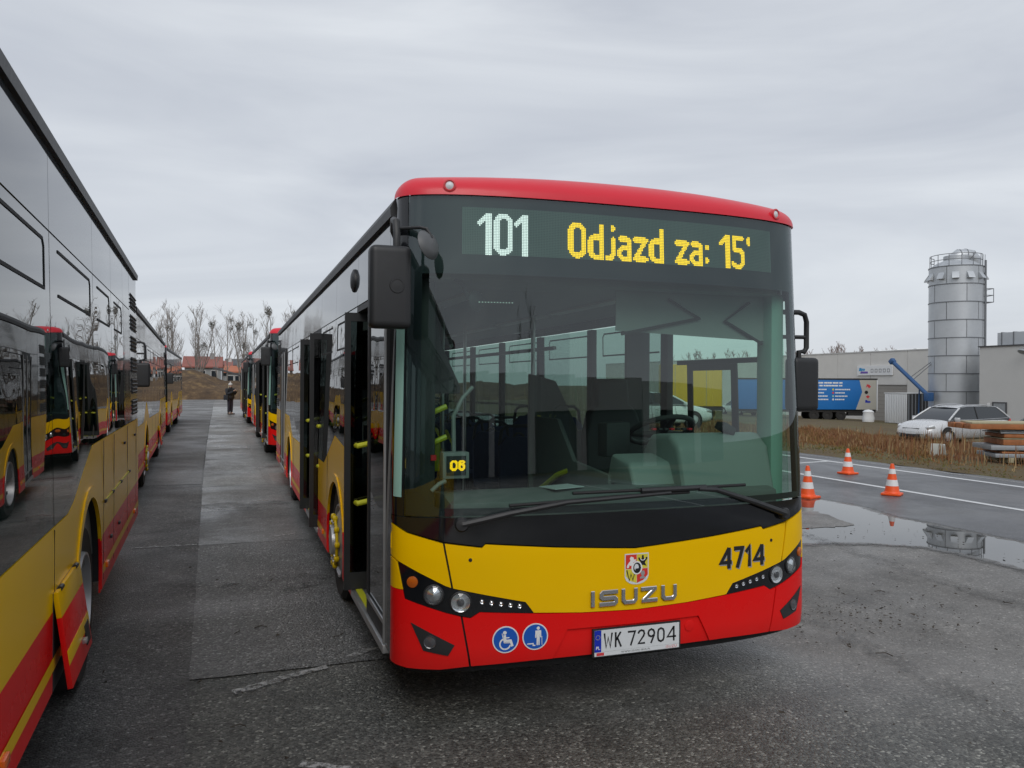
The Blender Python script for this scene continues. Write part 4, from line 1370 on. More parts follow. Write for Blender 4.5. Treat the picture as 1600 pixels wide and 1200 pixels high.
M['worn_paint'] = road_paint('worn_paint', 0.44, 0.56, (0.26, 0.26, 0.255), (0.50, 0.50, 0.49), 22)
M['line_paint'] = road_paint('line_paint', 0.30, 0.42, (0.52, 0.53, 0.54), (0.72, 0.73, 0.73), 9)
t = NT('puddle_water')
nb = t.bump(t.noise(1.2, 2), 0.01, 0.02)
M['water'] = t.principled((0.035, 0.034, 0.031), 0.015, ior=1.34, spec=0.9, normal=nb)
M['gravel'] = simple('gravel', (0.06, 0.05, 0.04), 0.9, var=0.5, scale=30)


def flat_sheet(name, poly, z, mat, kind='structure', parent=None):
    mb = MB()
    mb.add([(x, y, z) for x, y in poly], [tuple(range(len(poly)))])
    me = bpy.data.meshes.new(name)
    bm = bmesh.new()
    vs = [bm.verts.new(v) for v in mb.v]
    f = bm.faces.new(vs)
    if f.normal.z < 0 or f.calc_area() < 0:
        pass
    bmesh.ops.triangulate(bm, faces=bm.faces[:])
    for f in bm.faces:
        f.normal_update()
        if f.normal.z < 0:
            f.normal_flip()
    bm.to_mesh(me)
    bm.free()
    me.materials.append(mat)
    o = bpy.data.objects.new(name, me)
    link(o, parent)
    if kind:
        o['kind'] = kind
    return o


def hgt(x):
    return -0.030 if x < 14.2 else (-0.03 + 0.03 * min(1, (x - 14.2) / 0.4) if x < 16 else (-0.053 * (x - 16) if x < 30 else -0.742 - 0.036 * (x - 30)))


rng = np.random.default_rng(3)


def vnoise(x, y, s):
    return math.sin(x * s * 1.7 + 1.3) * math.cos(y * s * 1.3 - 0.7) * 0.5 + math.sin(x * s * 3.1 - y * s * 2.3 + 0.4) * 0.3 + math.sin(y * s * 5.3 + x * s * 4.1) * 0.2


def ragged(pts, step=0.25, amp=0.05, seed=0):
    r = random.Random(seed)
    out = []
    for (x0, y0), (x1, y1) in zip(pts, pts[1:]):
        n = max(1, int(math.hypot(x1 - x0, y1 - y0) / step))
        for i in range(n):
            u = i / n
            out.append((x0 + (x1 - x0) * u + r.uniform(-amp, amp), y0 + (y1 - y0) * u + r.uniform(-amp, amp)))
    out.append(pts[-1])
    return out


# one sheet to the horizon
xs = sorted(set([-900, -400, -150, -60, -20, 0, 14.2] + [14.6 + 0.6 * i for i in range(24)] + [30 + 5 * i for i in range(10)] + [90, 130, 250, 500, 1200]))
ys = sorted(set([-600, -200, -60, -20] + [float(i) for i in range(-4, 50)] + [55, 60, 70, 80, 90, 100, 130, 200, 400, 1200]))
mb = MB()
for y in ys:
    for x in xs:
        z = hgt(min(x, 80))
        if x > 14.8 and x < 60:
            z += 0.05 * vnoise(x, y, 0.8)
        mb.v.append((x, y, z))
nx = len(xs)
for j in range(len(ys) - 1):
    for i in range(nx - 1):
        b = j * nx + i
        mb.f.append((b, b + 1, b + nx + 1, b + nx))
tag(mb.build('ground', M['soil'], smooth=80), kind='structure')

yard = flat_sheet('yard', [(-70, -60), (8.62, -60)] + [(8.62, -60 + 5 * i) for i in range(1, 29)] + [(8.62, 83.5), (-70, 83.5)], 0.0, M['asphalt'])
edge = ragged([(13.95, -30), (13.95, 90)], 0.5, 0.10, 4)
road = flat_sheet('road', [(8.55, 90), (8.55, -30)] + edge, 0.004, M['road'])
for x, w, y0, y1 in ((10.70, 0.13, -20, 60), (13.12, 0.14, -20, 60)):
    o = flat_sheet('road_line', [(x - w / 2, y0), (x + w / 2, y0), (x + w / 2, y1), (x - w / 2, y1)], 0.008, M['line_paint'])
flat_sheet('road_line', [(12.0, 14.90), (13.05, 15.10), (13.05, 15.22), (12.0, 15.02)], 0.008, M['line_paint'])
flat_sheet('road_line', ragged([(13.66, -20), (13.66, 60)], 0.6, 0.02, 2) + ragged([(13.76, 60), (13.76, -20)], 0.6, 0.02, 3), 0.008, M['worn_paint'])

# concrete lane between the rows: base strip and slabs
lane_pts = [(-0.20, 1.0), (-0.22, 4.0), (-0.27, 6.0), (-0.36, 9.4), (-0.50, 14.5), (-0.72, 24.0), (-1.0, 38.0), (-1.15, 48.0), (-1.4, 60.0)]


def seam_x(y):
    for (x0, y0), (x1, y1) in zip(lane_pts, lane_pts[1:]):
        if y <= y1:
            return x0 + (x1 - x0) * (y - y0) / (y1 - y0)
    return lane_pts[-1][0]


lane = flat_sheet('concrete_lane', [(seam_x(5.2) + 0.04, 5.17), (2.58, 5.17), (2.58, 60), (seam_x(60) + 0.04, 60)] + [(seam_x(y) + 0.04, y) for y in (48, 38, 24, 14.5, 9.4, 6)], 0.003, M['strip'])
joints = [5.15, 9.35, 11.7, 14.6, 18.4, 22.5, 28, 35, 44, 60]
for k, (y0, y1) in enumerate(zip(joints, joints[1:])):
    g = 0.005
    left = ragged([(seam_x(y1), y1 - g), (seam_x((y0 + y1) / 2), (y0 + y1) / 2), (seam_x(y0), y0 + g)], 0.25, 0.007, k)
    rr = ragged([(seam_x(y0), y0 + g), (2.6, y0 + g)], 0.2, 0.010, 40 + k)
    tt_ = ragged([(2.6, y1 - g), (seam_x(y1), y1 - g)], 0.2, 0.010, 41 + k)
    o = flat_sheet('slab', left[:-1] + rr[:-1] + tt_[:-1], 0.007 + 0.0012 * (k % 3), M['patch'] if k == 0 else (M['slab'] if y0 < 14 else M['slab_sheen_tint']), None, lane)  # far slabs take the copy with sky sheen in its colour

strip_l = flat_sheet('asphalt_strip', [(-6.0, 70), (-6.0, 0.5)] + ragged([(-0.19, 0.5)] + [(x + 0.01, y) for x, y in lane_pts[1:]], 0.25, 0.006, 77) + [(-1.7, 70)], 0.004, M['strip'])
flat_sheet('asphalt_strip', ragged([(-6.0, 15.2), (seam_x(15) - 0.03, 14.9)], 0.3, 0.03, 5) + [(seam_x(y) - 0.03, y) for y in (24, 38, 48, 60)] + [(-1.75, 83), (-6.0, 83)], 0.008, M['strip_sheen_tint'])  # second sheet laid over the far strip, sky sheen painted as paler asphalt
# faded markings
for k, (p, q, w) in enumerate((((0.0, 4.86), (0.27, 4.985), 0.075), ((0.27, 5.0), (0.56, 5.12), 0.06), ((0.70, 5.25), (0.97, 5.42), 0.06), ((-1.03, 9.40), (-0.38, 9.40), 0.045), ((0.45, 9.62), (0.80, 9.78), 0.05), ((0.30, 3.85), (0.55, 3.70), 0.05))):
    d = Vector((q[0] - p[0], q[1] - p[1])).normalized()
    n = Vector((-d.y, d.x)) * w / 2
    poly = ragged([(p[0] + n.x, p[1] + n.y), (q[0] + n.x, q[1] + n.y)], 0.05, 0.008, k) + ragged([(q[0] - n.x, q[1] - n.y), (p[0] - n.x, p[1] - n.y)], 0.05, 0.008, 9 + k)
    flat_sheet('faded_marking', poly, 0.0125, M['worn_paint'])
flat_sheet('faded_marking', ragged([(0.52, 14.7), (0.15, 34)], 0.4, 0.012, 5) + ragged([(0.27, 34), (0.66, 14.7)], 0.4, 0.012, 6), 0.0125, M['worn_paint'])

M['stain'] = road_paint('oil_stain', 0.44, 0.9, (0.018, 0.017, 0.016), (0.05, 0.047, 0.042), 4)
M['tyre_mark'] = road_paint('tyre_mark', 0.46, 0.95, (0.02, 0.02, 0.02), (0.045, 0.044, 0.042), 11)
r = random.Random(31)
for k, (x, y, s_) in enumerate(((4.9, 3.2, 0.24), (1.6, 2.6, 0.22), (-0.75, 4.4, 0.2), (0.4, 7.4, 0.3), (6.4, 3.9, 0.3), (0.1, 12.2, 0.4))):
    pts = [(x + s_ * (1 + 0.35 * r.uniform(-1, 1)) * math.cos(a) * 1.4, y + s_ * (1 + 0.35 * r.uniform(-1, 1)) * math.sin(a)) for a in np.linspace(0, 2 * PI, 22)[:-1]]
    flat_sheet('ground_stain', pts, 0.0118 + 0.0002 * k, M['stain'])


def strip_path(name, path, w, z, mat):
    d = [(Vector(path[min(i + 1, len(path) - 1)]) - Vector(path[max(i - 1, 0)])).normalized() for i in range(len(path))]
    L_ = [(p[0] - q.y * w / 2, p[1] + q.x * w / 2) for p, q in zip(path, d)]
    R_ = [(p[0] + q.y * w / 2, p[1] - q.x * w / 2) for p, q in zip(path, d)]
    mb = MB()
    for i in range(len(path) - 1):
        mb.add([(*L_[i], z), (*R_[i], z), (*R_[i + 1], z), (*L_[i + 1], z)], [(0, 1, 2, 3)])
    o = mb.build(name, mat, smooth=0)
    o['kind'] = 'structure'


for k, dx in enumerate((0.0, 1.9)):
    strip_path('tyre_mark', [(3.95 + dx + 0.035 * (y - 2) ** 1.6, y) for y in np.linspace(2.0, 8.5, 26)], 0.20, 0.0112 + 0.0002 * k, M['tyre_mark'])

# puddle with a dirt bank in it
ptop = [(8.0, 11.6), (8.40, 10.31), (8.61, 10.17), (8.68, 9.87), (8.66, 9.28), (8.45, 8.61), (8.48, 8.03), (8.48, 7.29), (8.50, 6.67), (8.48, 6.0), (8.35, 5.2), (7.9, 4.8)]
pbot = [(7.5, 4.9), (7.28, 5.32), (7.27, 5.7), (7.30, 6.01), (7.30, 6.45), (7.20, 6.86), (6.79, 7.18), (6.40, 7.34), (6.02, 7.39), (5.4, 7.9), (5.6, 9.5), (6.6, 11.0), (7.4, 11.7)]
t = NT('puddle_edge')
pe = t.add('Attribute', attribute_name='depth')
fz = t.math('ADD', pe.outputs['Fac'], t.math('MULTIPLY', t.math('SUBTRACT', t.noise(7, 5, 0.7), 0.5), 0.9))
w_b = t.add('BsdfPrincipled')
w_b.inputs['Base Color'].default_value = (0.035, 0.034, 0.031, 1)
w_b.inputs['Roughness'].default_value = 0.012
w_b.inputs['IOR'].default_value = 1.34
w_b.inputs['Specular IOR Level'].default_value = 0.9
d_b = t.add('BsdfPrincipled')
t.l.new(t.ramp(t.noise(30, 4, 0.7), [(0.35, (0.03, 0.028, 0.025)), (0.7, (0.10, 0.095, 0.085))]), d_b.inputs['Base Color'])
d_b.inputs['Roughness'].default_value = 0.28
t.l.new(t.bump(t.noise(60, 3, 0.7), 0.5, 0.01), d_b.inputs['Normal'])
tp_b = t.add('BsdfTransparent')
m1, m2_ = t.add('MixShader'), t.add('MixShader')
t.l.new(t.ramp(fz, [(0.50, 0.0), (0.58, 1.0)]), m1.inputs[0])
t.l.new(d_b.outputs[0], m1.inputs[1])
t.l.new(w_b.outputs[0], m1.inputs[2])
t.l.new(t.ramp(fz, [(0.05, 0.0), (0.42, 1.0)]), m2_.inputs[0])
t.l.new(tp_b.outputs[0], m2_.inputs[1])
t.l.new(m1.outputs[0], m2_.inputs[2])
t.l.new(m2_.outputs[0], t.out.inputs['Surface'])
M['puddle_edge'] = t.m


def puddle(pts, z, inner=0.20, outer=0.16):
    n = len(pts)
    area = sum(pts[i][0] * pts[(i + 1) % n][1] - pts[(i + 1) % n][0] * pts[i][1] for i in range(n))
    sg_ = 1 if area > 0 else -1
    rings = []
    for off in (outer, -inner):
        rg_ = []
        for i in range(n):
            d = (Vector(pts[(i + 1) % n]) - Vector(pts[i - 1])).normalized()
            nn = Vector((d.y, -d.x)) * sg_
            rg_.append((pts[i][0] + nn.x * off, pts[i][1] + nn.y * off, z))
        rings.append(rg_)
    me = bpy.data.meshes.new('puddle')
    bm = bmesh.new()
    lay_ = bm.verts.layers.float.new('depth')
    va = [bm.verts.new(p) for p in rings[0]]
    vb = [bm.verts.new(p) for p in rings[1]]
    for v in va:
        v[lay_] = 0.0
    for v in vb:
        v[lay_] = 1.0
    for i in range(n):
        bm.faces.new((va[i], va[(i + 1) % n], vb[(i + 1) % n], vb[i]))
    f = bm.faces.new(vb)
    bmesh.ops.triangulate(bm, faces=[f])
    for f in bm.faces:
        f.normal_update()
        if f.normal.z < 0:
            f.normal_flip()
    bm.to_mesh(me)
    bm.free()
    me.materials.append(M['puddle_edge'])
    o = bpy.data.objects.new('puddle', me)
    link(o)
    o['kind'] = 'structure'
    return o


puddle(ptop + pbot, 0.0065)
isl = [(6.2, 9.0), (6.9, 9.35), (7.52, 9.23), (7.75, 9.22), (7.66, 8.79), (7.47, 8.15), (7.08, 8.13), (6.5, 8.22), (6.1, 8.5)]
flat_sheet('dirt_bank', ragged(isl + [isl[0]], 0.08, 0.03, 9)[:-1], 0.0105, M['asphalt'])

# loose grit, leaves and twigs
mb = MB()
r = random.Random(5)
for _ in range(1500):
    if r.random() < 0.55:
        x, y = r.uniform(3.7, 8.0), r.uniform(2.2, 8.2)
    else:
        x, y = r.uniform(-0.8, 3.6), r.uniform(1.6, 9)
    if r.random() < 0.3:
        x, y = 4.5 + r.gauss(0, 0.45), 5.0 + r.gauss(0, 0.35)
    s = r.choice((0.005, 0.006, 0.008, 0.010, 0.016)) * r.uniform(0.7, 1.3)
    vs = [Vector((r.uniform(-1, 1), r.uniform(-1, 1), r.uniform(0, 0.9))) * s + Vector((x, y, 0.012)) for _ in range(5)]
    mb.add(vs, [(0, 1, 2), (0, 2, 3), (0, 3, 4), (1, 2, 4), (2, 3, 4), (0, 1, 4)])
for _ in range(40):
    x, y, a, L = r.uniform(0, 6), r.uniform(2.5, 7), r.uniform(0, 6), r.uniform(0.03, 0.11)
    mb.tube([(x, y, 0.014), (x + math.cos(a) * L * 0.5, y + math.sin(a) * L * 0.5, 0.02), (x + math.cos(a + 0.5) * L, y + math.sin(a + 0.5) * L, 0.014)], 0.0035, 4)
tag(mb.build('grit', M['gravel'], smooth=0), 'dark grit, leaf crumbs and twigs scattered on the asphalt', 'grit', kind='stuff')

# ------------------------------------------------------------------ buses
def set_lift(root, lift):
    for c in root.children:
        if 'axle' not in c:
            c.location.z += lift


main_bus = make_bus(True)
main_bus.location = (2.105, 4.25, 0)
set_lift(main_bus, -0.085)
tag(main_bus, 'front bus with lit board reading 101 and fleet number 4714, doors open', 'bus', 'city buses parked in two rows')
plain = make_bus(False)
ang = rad(1.42)


def kerb_left(x_near, y_front, deg):
    """root place for a bus whose lane-side front corner stands at (x_near, y_front)"""
    a = rad(deg)
    return (x_near - 1.31 * math.cos(a), y_front - 1.31 * math.sin(a), 0), a


spots = [
    (kerb_left(-0.505, -3.05, 2.05), 0.05, 'nearest bus of the left row, service flap ajar by its rear wheel'),
    (kerb_left(-1.30, 12.45, 2.5), 0.0, 'second bus of the left row, mirror hoop beside the near bus vents'),
    (kerb_left(-2.02, 27.9, 1.2), 0.0, 'farthest bus of the left row, near the brown earth mound'),
    (((0.72 + 1.31, 18.7, 0), rad(0.6)), 0.0, 'second bus of the right row, red roof corner showing behind bus 4714'),
    (((0.50 + 1.31, 33.6, 0), rad(0.8)), 0.0, 'farthest bus of the right row, beside the standing person'),
]
for k, ((loc, rz), lift, lab) in enumerate(spots):
    b = plain if k == len(spots) - 1 else copy_tree(plain)
    b.location = loc
    b.rotation_euler = (0, 0, rz)
    set_lift(b, lift)
    tag(b, lab, 'bus', 'city buses parked in two rows')
# __ENV__
# ------------------------------------------------------------------ traffic cones
M['cone_orange'] = simple('cone_orange', (0.85, 0.10, 0.015), 0.45, var=0.08, scale=12)
M['cone_white'] = simple('cone_white', (0.72, 0.72, 0.72), 0.4, var=0.08, scale=12)


def make_cone():
    root = empty('traffic_cone')
    base = MB().box((0, 0, 0.018), (0.29, 0.29, 0.036))
    base.build('base', M['cone_orange'], root, bevel=0.012)
    MB().lathe([(0.125, 0.036), (0.122, 0.05), (0.112, 0.062)], (0, 0, 0), (0, 0, 1), 20).build('collar', M['cone_orange'], root)
    zs = [0.062, 0.150, 0.250, 0.345, 0.425, 0.500]
    rr = lambda z: 0.112 - (z - 0.062) / 0.438 * 0.085
    for k in range(5):
        z0, z1 = zs[k], zs[k + 1]
        e = 0.002 if k % 2 else 0.0
        prof = [(rr(z0) + e, z0), (rr(z1) + e, z1)]
        if k == 4:
            prof += [(rr(z1) - 0.008, z1 + 0.006), (0.001, z1 + 0.006)]
        MB().lathe(prof, (0, 0, 0), (0, 0, 1), 20).build('white_band' if k % 2 else 'orange_band', M['cone_white'] if k % 2 else M['cone_orange'], root)
    return root


c0 = make_cone()
for k, (x, y, z, rz, lab) in enumerate(((8.58, 10.40, 0.004, 0.3, 'striped cone at the puddle edge, right beside the front bus corner'),
                                       (11.62, 12.90, 0.008, 0.1, 'striped cone standing farthest off, between the two white road lines'),
                                       (10.11, 10.23, 0.008, 0.6, 'striped cone on the road, nearest to the pale wagon, beside a white line'))):
    o = c0 if k == 0 else copy_tree(c0)
    o.location = (x, y, z)
    o.rotation_euler = (0, 0, rz)
    tag(o, lab, 'cone', 'orange and white traffic cones')

# ------------------------------------------------------------------ dry grass verge (nobody could count it)
t = NT('dry_grass')
ga = t.add('Attribute', attribute_name='tone')
col = t.ramp(ga.outputs['Fac'], [(0.0, (0.085, 0.095, 0.02)), (0.28, (0.18, 0.125, 0.035)), (0.52, (0.24, 0.12, 0.045)), (0.8, (0.17, 0.065, 0.03)), (1.0, (0.36, 0.26, 0.13))])
M['grass'] = t.principled(col, 0.85)


def blades(name, n, xr, yr, hfun, tonefun, seed, lean=0.35, label=None):
    g = np.random.default_rng(seed)
    V, F, T = [], [], []
    x = g.uniform(*xr, n * 2)
    y = g.uniform(*yr, n * 2)
    k = 0
    for i in range(n * 2):
        a = math.atan2(x[i], y[i])
        if not (rad(28) < a < rad(55)):
            continue
        h = hfun(x[i], y[i]) * g.uniform(0.45, 1.25)
        if h < 0.02:
            continue
        ang, w = g.uniform(0, 2 * PI), g.uniform(0.006, 0.013) * (1 + 0.02 * x[i])
        dx, dy = math.cos(ang), math.sin(ang)
        lx, ly = g.normal(0, lean) * h, g.normal(0, lean) * h
        z = hgt(x[i]) + 0.05 * vnoise(x[i], y[i], 0.8) - 0.02
        b = len(V)
        V += [(x[i] - dx * w, y[i] - dy * w, z), (x[i] + dx * w, y[i] + dy * w, z), (x[i] + dx * w * 0.8 + lx * 0.35, y[i] + dy * w * 0.8 + ly * 0.35, z + h * 0.6), (x[i] - dx * w * 0.8 + lx * 0.35, y[i] - dy * w * 0.8 + ly * 0.35, z + h * 0.6), (x[i] + lx, y[i] + ly, z + h)]
        F += [(b, b + 1, b + 2, b + 3), (b + 3, b + 2, b + 4)]
        T += [min(1, max(0, tonefun(x[i], y[i]) + g.normal(0, 0.16)))] * 5
        k += 1
    me = bpy.data.meshes.new(name)
    me.from_pydata(V, [], F)
    at = me.attributes.new('tone', 'FLOAT', 'POINT')
    at.data.foreach_set('value', T)
    me.materials.append(M['grass'])
    o = bpy.data.objects.new(name, me)
    link(o)
    tag(o, label, 'grass', kind='stuff')
    return o


def gh(x, y):
    e = min(1, max(0, (x - 14.4) / 4.5)) ** 0.8
    n = 0.5 + 0.5 * vnoise(x, y, 0.9)
    n2 = 0.5 + 0.5 * vnoise(x + 40, y - 13, 0.35)
    m = max(0.0, vnoise(x - 7, y + 3, 1.6) + 0.35)
    return (0.03 + 0.24 * e * (0.1 + n) * (0.15 + 1.1 * n2) * (0.35 + m)) * (1.35 if y > x * 0.9 else 0.75)


def gt(x, y):
    e = min(1, max(0, (x - 14.3) / 3.5))
    return 0.10 + 0.42 * e + 0.34 * vnoise(x, y, 0.7) + (0.14 if y > x * 0.86 else 0.0)


blades('dry_grass', 42000, (14.2, 31), (8, 46), gh, gt, 11, 0.30, 'tawny dry grass and moss on the verge beyond the road')
blades('tall_weeds', 3200, (15.2, 26), (12, 44), lambda x, y: 0.66 * max(0, 0.35 + vnoise(x, y, 0.55)), lambda x, y: 0.8, 12, 0.10, 'tall reddish dead weeds standing above the verge grass')

# white marker stone in the grass
mb = MB().prism([(-0.24, 0.0), (0.24, 0.0), (0.13, 0.34), (0.02, 0.30), (-0.14, 0.36)], lambda a, b, d: Vector((a, d, b)), -0.14, 0.14)
o = mb.build('marker_stone', simple('stone_white', (0.55, 0.55, 0.50), 0.8, var=0.2), bevel=0.02)
o.location = (17.6, 16.25, -0.10)
o.rotation_euler = (0, 0, 0.5)
tag(o, 'pale broken concrete stone lying in the verge grass before the wagon', 'stone')

# ------------------------------------------------------------------ timber and steel stack at the right edge
M['ply_orange'] = simple('ply_orange', (0.33, 0.12, 0.04), 0.65, var=0.5, scale=9)
M['timber_pale'] = simple('timber_pale', (0.38, 0.34, 0.22), 0.75, var=0.25, scale=9)
M['steel_grey'] = simple('steel_grey', (0.33, 0.35, 0.37), 0.5, 0.4, var=0.2)
stack = empty('formwork_stack', (17.0, 14.42, -0.06), rad(-25))
lay = [(0.12, 0.10, 'steel_grey', 0.30), (0.22, 0.05, 'ply_orange', 0.45), (0.30, 0.12, 'steel_grey', 0.20), (0.42, 0.14, 'ply_orange', 0.48), (0.56, 0.03, 'timber_pale', 0.46), (0.60, 0.09, 'ply_orange', 0.50), (0.70, 0.035, 'steel_grey', 0.42), (0.75, 0.025, 'steel_grey', 0.40)]
for z, h, m, x0 in lay:
    for q in range(3):
        MB().bx(x0 + 0.02 * q, 3.4, q * 0.36, q * 0.36 + 0.33, z, z + h - 0.008).build('beam', M[m], stack, bevel=0.008)
for q in range(3):
    MB().bx(-0.30 - 0.03 * q, 3.3, -0.06 + q * 0.38, -0.06 + q * 0.38 + 0.35, 0.80, 0.925).build('board', M['ply_orange'], stack, bevel=0.008)
    MB().bx(-0.26 + 0.10 * q, 3.3, -0.05 + q * 0.38, -0.05 + q * 0.38 + 0.33, 0.927, 0.965).build('board', M['timber_pale'], stack, bevel=0.006)
for x in (0.6, 2.4):
    MB().bx(x, x + 0.12, 0.0, 1.05, 0.0, 0.118).build('bearer', M['timber_pale'], stack, bevel=0.006)
tag(stack, 'stack of orange boards and grey steel beams at the right edge', 'stack')

# ------------------------------------------------------------------ cars
M['car_silver'] = simple('car_silver', (0.62, 0.63, 0.64), 0.28, 0.25, 0.5, 0.06)
M['car_dark'] = simple('car_dark', (0.10, 0.11, 0.12), 0.28, 0.2, 0.5, 0.1)
M['car_white'] = simple('car_white', (0.76, 0.77, 0.77), 0.28, 0, 0.5, 0.04)
M['car_glass'] = NT('car_glass').principled((0.02, 0.025, 0.03), 0.04, ior=1.6)
M['head_lens'] = simple('head_lens', (0.6, 0.62, 0.64), 0.12, 0.5, 0.8, 0.05)


def make_car(label, mat, loc, rz, wagon=True, scale=1.0, detail=True):
    root = empty('parked_car', loc, rz)
    tag(root, label, 'car')
    st = [(-2.42, 0.66, 0.46, 0.78, 0.86), (-2.32, 0.83, 0.32, 0.90, 1.00), (-1.95, 0.90, 0.26, 0.95, 1.02), (-1.2, 0.92, 0.23, 0.95, 1.00), (0.0, 0.92, 0.22, 0.92, 0.97), (0.9, 0.92, 0.22, 0.89, 0.95), (1.35, 0.915, 0.22, 0.86, 0.94), (1.75, 0.90, 0.23, 0.80, 0.88), (2.12, 0.84, 0.26, 0.72, 0.80), (2.34, 0.74, 0.30, 0.62, 0.69), (2.43, 0.56, 0.36, 0.54, 0.60)]
    mb = MB()
    rings = []
    for x, w, zb, zs, zt in st:
        half = [(0, zb), (0.82 * w, zb), (0.97 * w, zb + 0.10), (w, (zb + zs) / 2), (0.985 * w, zs - 0.10), (0.95 * w, zs - 0.01), (0.86 * w, zt - 0.01), (0.5 * w, zt + 0.02), (0, zt + 0.03)]
        ring = half + [(-a, b) for a, b in half[-2:0:-1]]
        rings.append(len(mb.v))
        mb.v += [(x, a, b) for a, b in ring]
    n = 16
    for r0, r1 in zip(rings, rings[1:]):
        for i in range(n):
            mb.f.append((r0 + i, r0 + (i + 1) % n, r1 + (i + 1) % n, r1 + i))
    mb.f.append(tuple(range(rings[0], rings[0] + n)))
    mb.f.append(tuple(range(rings[-1], rings[-1] + n)))
    body = mb.build('body', mat, root, smooth=50)
    top = [(1.32, 0.95), (0.50, 1.40), (0.0, 1.47), (-0.9, 1.475), (-1.7, 1.42), (-2.25, 1.02)] if wagon else [(1.25, 0.95), (0.45, 1.38), (0.0, 1.43), (-0.6, 1.42), (-1.15, 1.32), (-2.0, 1.02)]
    wt = lambda z: 0.86 - (z - 0.95) * 0.42
    mb = MB()
    for x, z in top:
        mb.v += [(x, wt(z), z), (x, -wt(z), z), (x, 0.86, 0.95), (x, -0.86, 0.95)]
    for i in range(len(top) - 1):
        a, b = 4 * i, 4 * i + 4
        mb.f += [(a, b, b + 1, a + 1), (a, a + 2, b + 2, b), (a + 1, b + 1, b + 3, a + 3)]
    mb.build('windows', M['car_glass'], root, smooth=25)
    mb = MB()
    pts = top[1:-1]
    for x, z in pts:
        mb.v += [(x, -wt(z) - 0.012, z - 0.02), (x, -wt(z) * 0.8, z + 0.012), (x, 0, z + 0.03), (x, wt(z) * 0.8, z + 0.012), (x, wt(z) + 0.012, z - 0.02)]
    for i in range(len(pts) - 1):
        for q in range(4):
            mb.f.append((5 * i + q, 5 * i + q + 1, 5 * i + q + 6, 5 * i + q + 5))
    mb.build('roof', mat, root, smooth=60)
    root.scale = (1.0, 1.0, 1.07 if wagon else 1.0)
    for s in (1, -1):
        for (xa, za), (xb, zb) in ((top[0], top[1]), (top[-2], top[-1])):
            MB().tube([(xa, s * wt(za), za), ((xa + xb) / 2, s * wt((za + zb) / 2), (za + zb) / 2 + 0.01), (xb, s * wt(zb), zb)], 0.035, 8).build('window_post', mat, root)
        MB().tube([(-0.35, s * 0.865, 0.95), (-0.40, s * (wt(1.46) + 0.005), 1.45)], 0.03, 6).build('window_post', M['black_plastic'], root)
        if wagon:
            MB().tube([(x, s * (wt(z) * 0.93), z + 0.05 * (1 if 0 < i < 3 else 0.3)) for i, (x, z) in enumerate(pts)], 0.018, 8).build('roof_rail', M['alu'], root)
        MB().tube([(1.34, s * 0.87, 0.965), (-0.4, s * 0.885, 0.975), (-2.1, s * 0.87, 1.02)], 0.012, 6).build('window_trim', M['alu'], root)
        m = MB().box((1.02, s * 1.0, 1.0), (0.12, 0.20, 0.13)).build('mirror', mat, root, bevel=0.035, seg=3)
        hl = MB().box((2.14, s * 0.66, 0.70), (0.34, 0.28, 0.13), Matrix.Rotation(s * -0.55, 3, 'Z') @ Matrix.Rotation(0.22, 3, 'Y')).build('headlight', M['head_lens'], root, bevel=0.03)
        MB().box((2.30, s * 0.62, 0.42), (0.10, 0.22, 0.09), Matrix.Rotation(s * -0.4, 3, 'Z')).build('fog_light', M['black_plastic'], root, bevel=0.015)
        MB().box((-2.28, s * 0.76, 0.86), (0.14, 0.14, 0.26)).build('tail_light', M['btn_red'], root, bevel=0.02)
        for x in (0.62, -0.42, -1.38):
            MB().tube([(x, s * 0.921, 0.32), (x + 0.02, s * 0.926, 0.6), (x - 0.03, s * 0.905, 0.93)], 0.005, 4).build('door_seam', M['rubber'], root)
        for x in (-0.22, -1.2):
            MB().box((x, s * 0.915, 0.80), (0.18, 0.02, 0.03)).build('door_handle', mat, root, bevel=0.006)
        for x in (1.42, -1.42):
            MB().cyl((x, s * 0.70, 0.335), (x, s * 0.924, 0.345), 0.375, None, 28).build('wheel_arch', M['rubber'], root)
            wl_ = MB().lathe([(0.20, -0.10), (0.31, -0.10), (0.328, -0.06), (0.328, 0.06), (0.31, 0.10), (0.22, 0.105)], (x, s * 0.835, 0.33), (0, s, 0), 28).build('wheel', M['tyre'], root)
            MB().lathe([(0.225, 0.10), (0.215, 0.085), (0.10, 0.10), (0.05, 0.115), (0.001, 0.115)], (x, s * 0.835, 0.33), (0, s, 0), 20).build('rim', M['rim'], wl_)
    MB().box((2.36, 0, 0.60), (0.10, 0.80, 0.13), Matrix.Rotation(0.2, 3, 'Y')).build('grille', M['black_plastic'], root, bevel=0.02)
    MB().box((2.40, 0, 0.38), (0.08, 0.95, 0.12)).build('lower_grille', M['black_plastic'], root, bevel=0.02)
    MB().box((2.43, 0, 0.49), (0.03, 0.50, 0.10)).build('number_plate', M['plate_white'], root)
    return root


make_car('pale silver estate car with roof rails, parked beyond the dry grass', M['car_silver'], (28.2, 25.3, hgt(28.2)), PI + 0.06)
make_car('dark fronted hatchback parked right behind the orange board stack', M['car_dark'], (29.6, 21.9, hgt(29.6)), PI + 0.02, False)
make_car('white car seen through the driver cab window beside yellow tarpaulin', M['car_white'], (15.9, 28.6, hgt(15.9)), -0.05, False)
make_car('small white car by the hall wall, seen through the cab window', M['car_white'], (50.5, 72.0, hgt(50.5)), PI * 0.5, True)

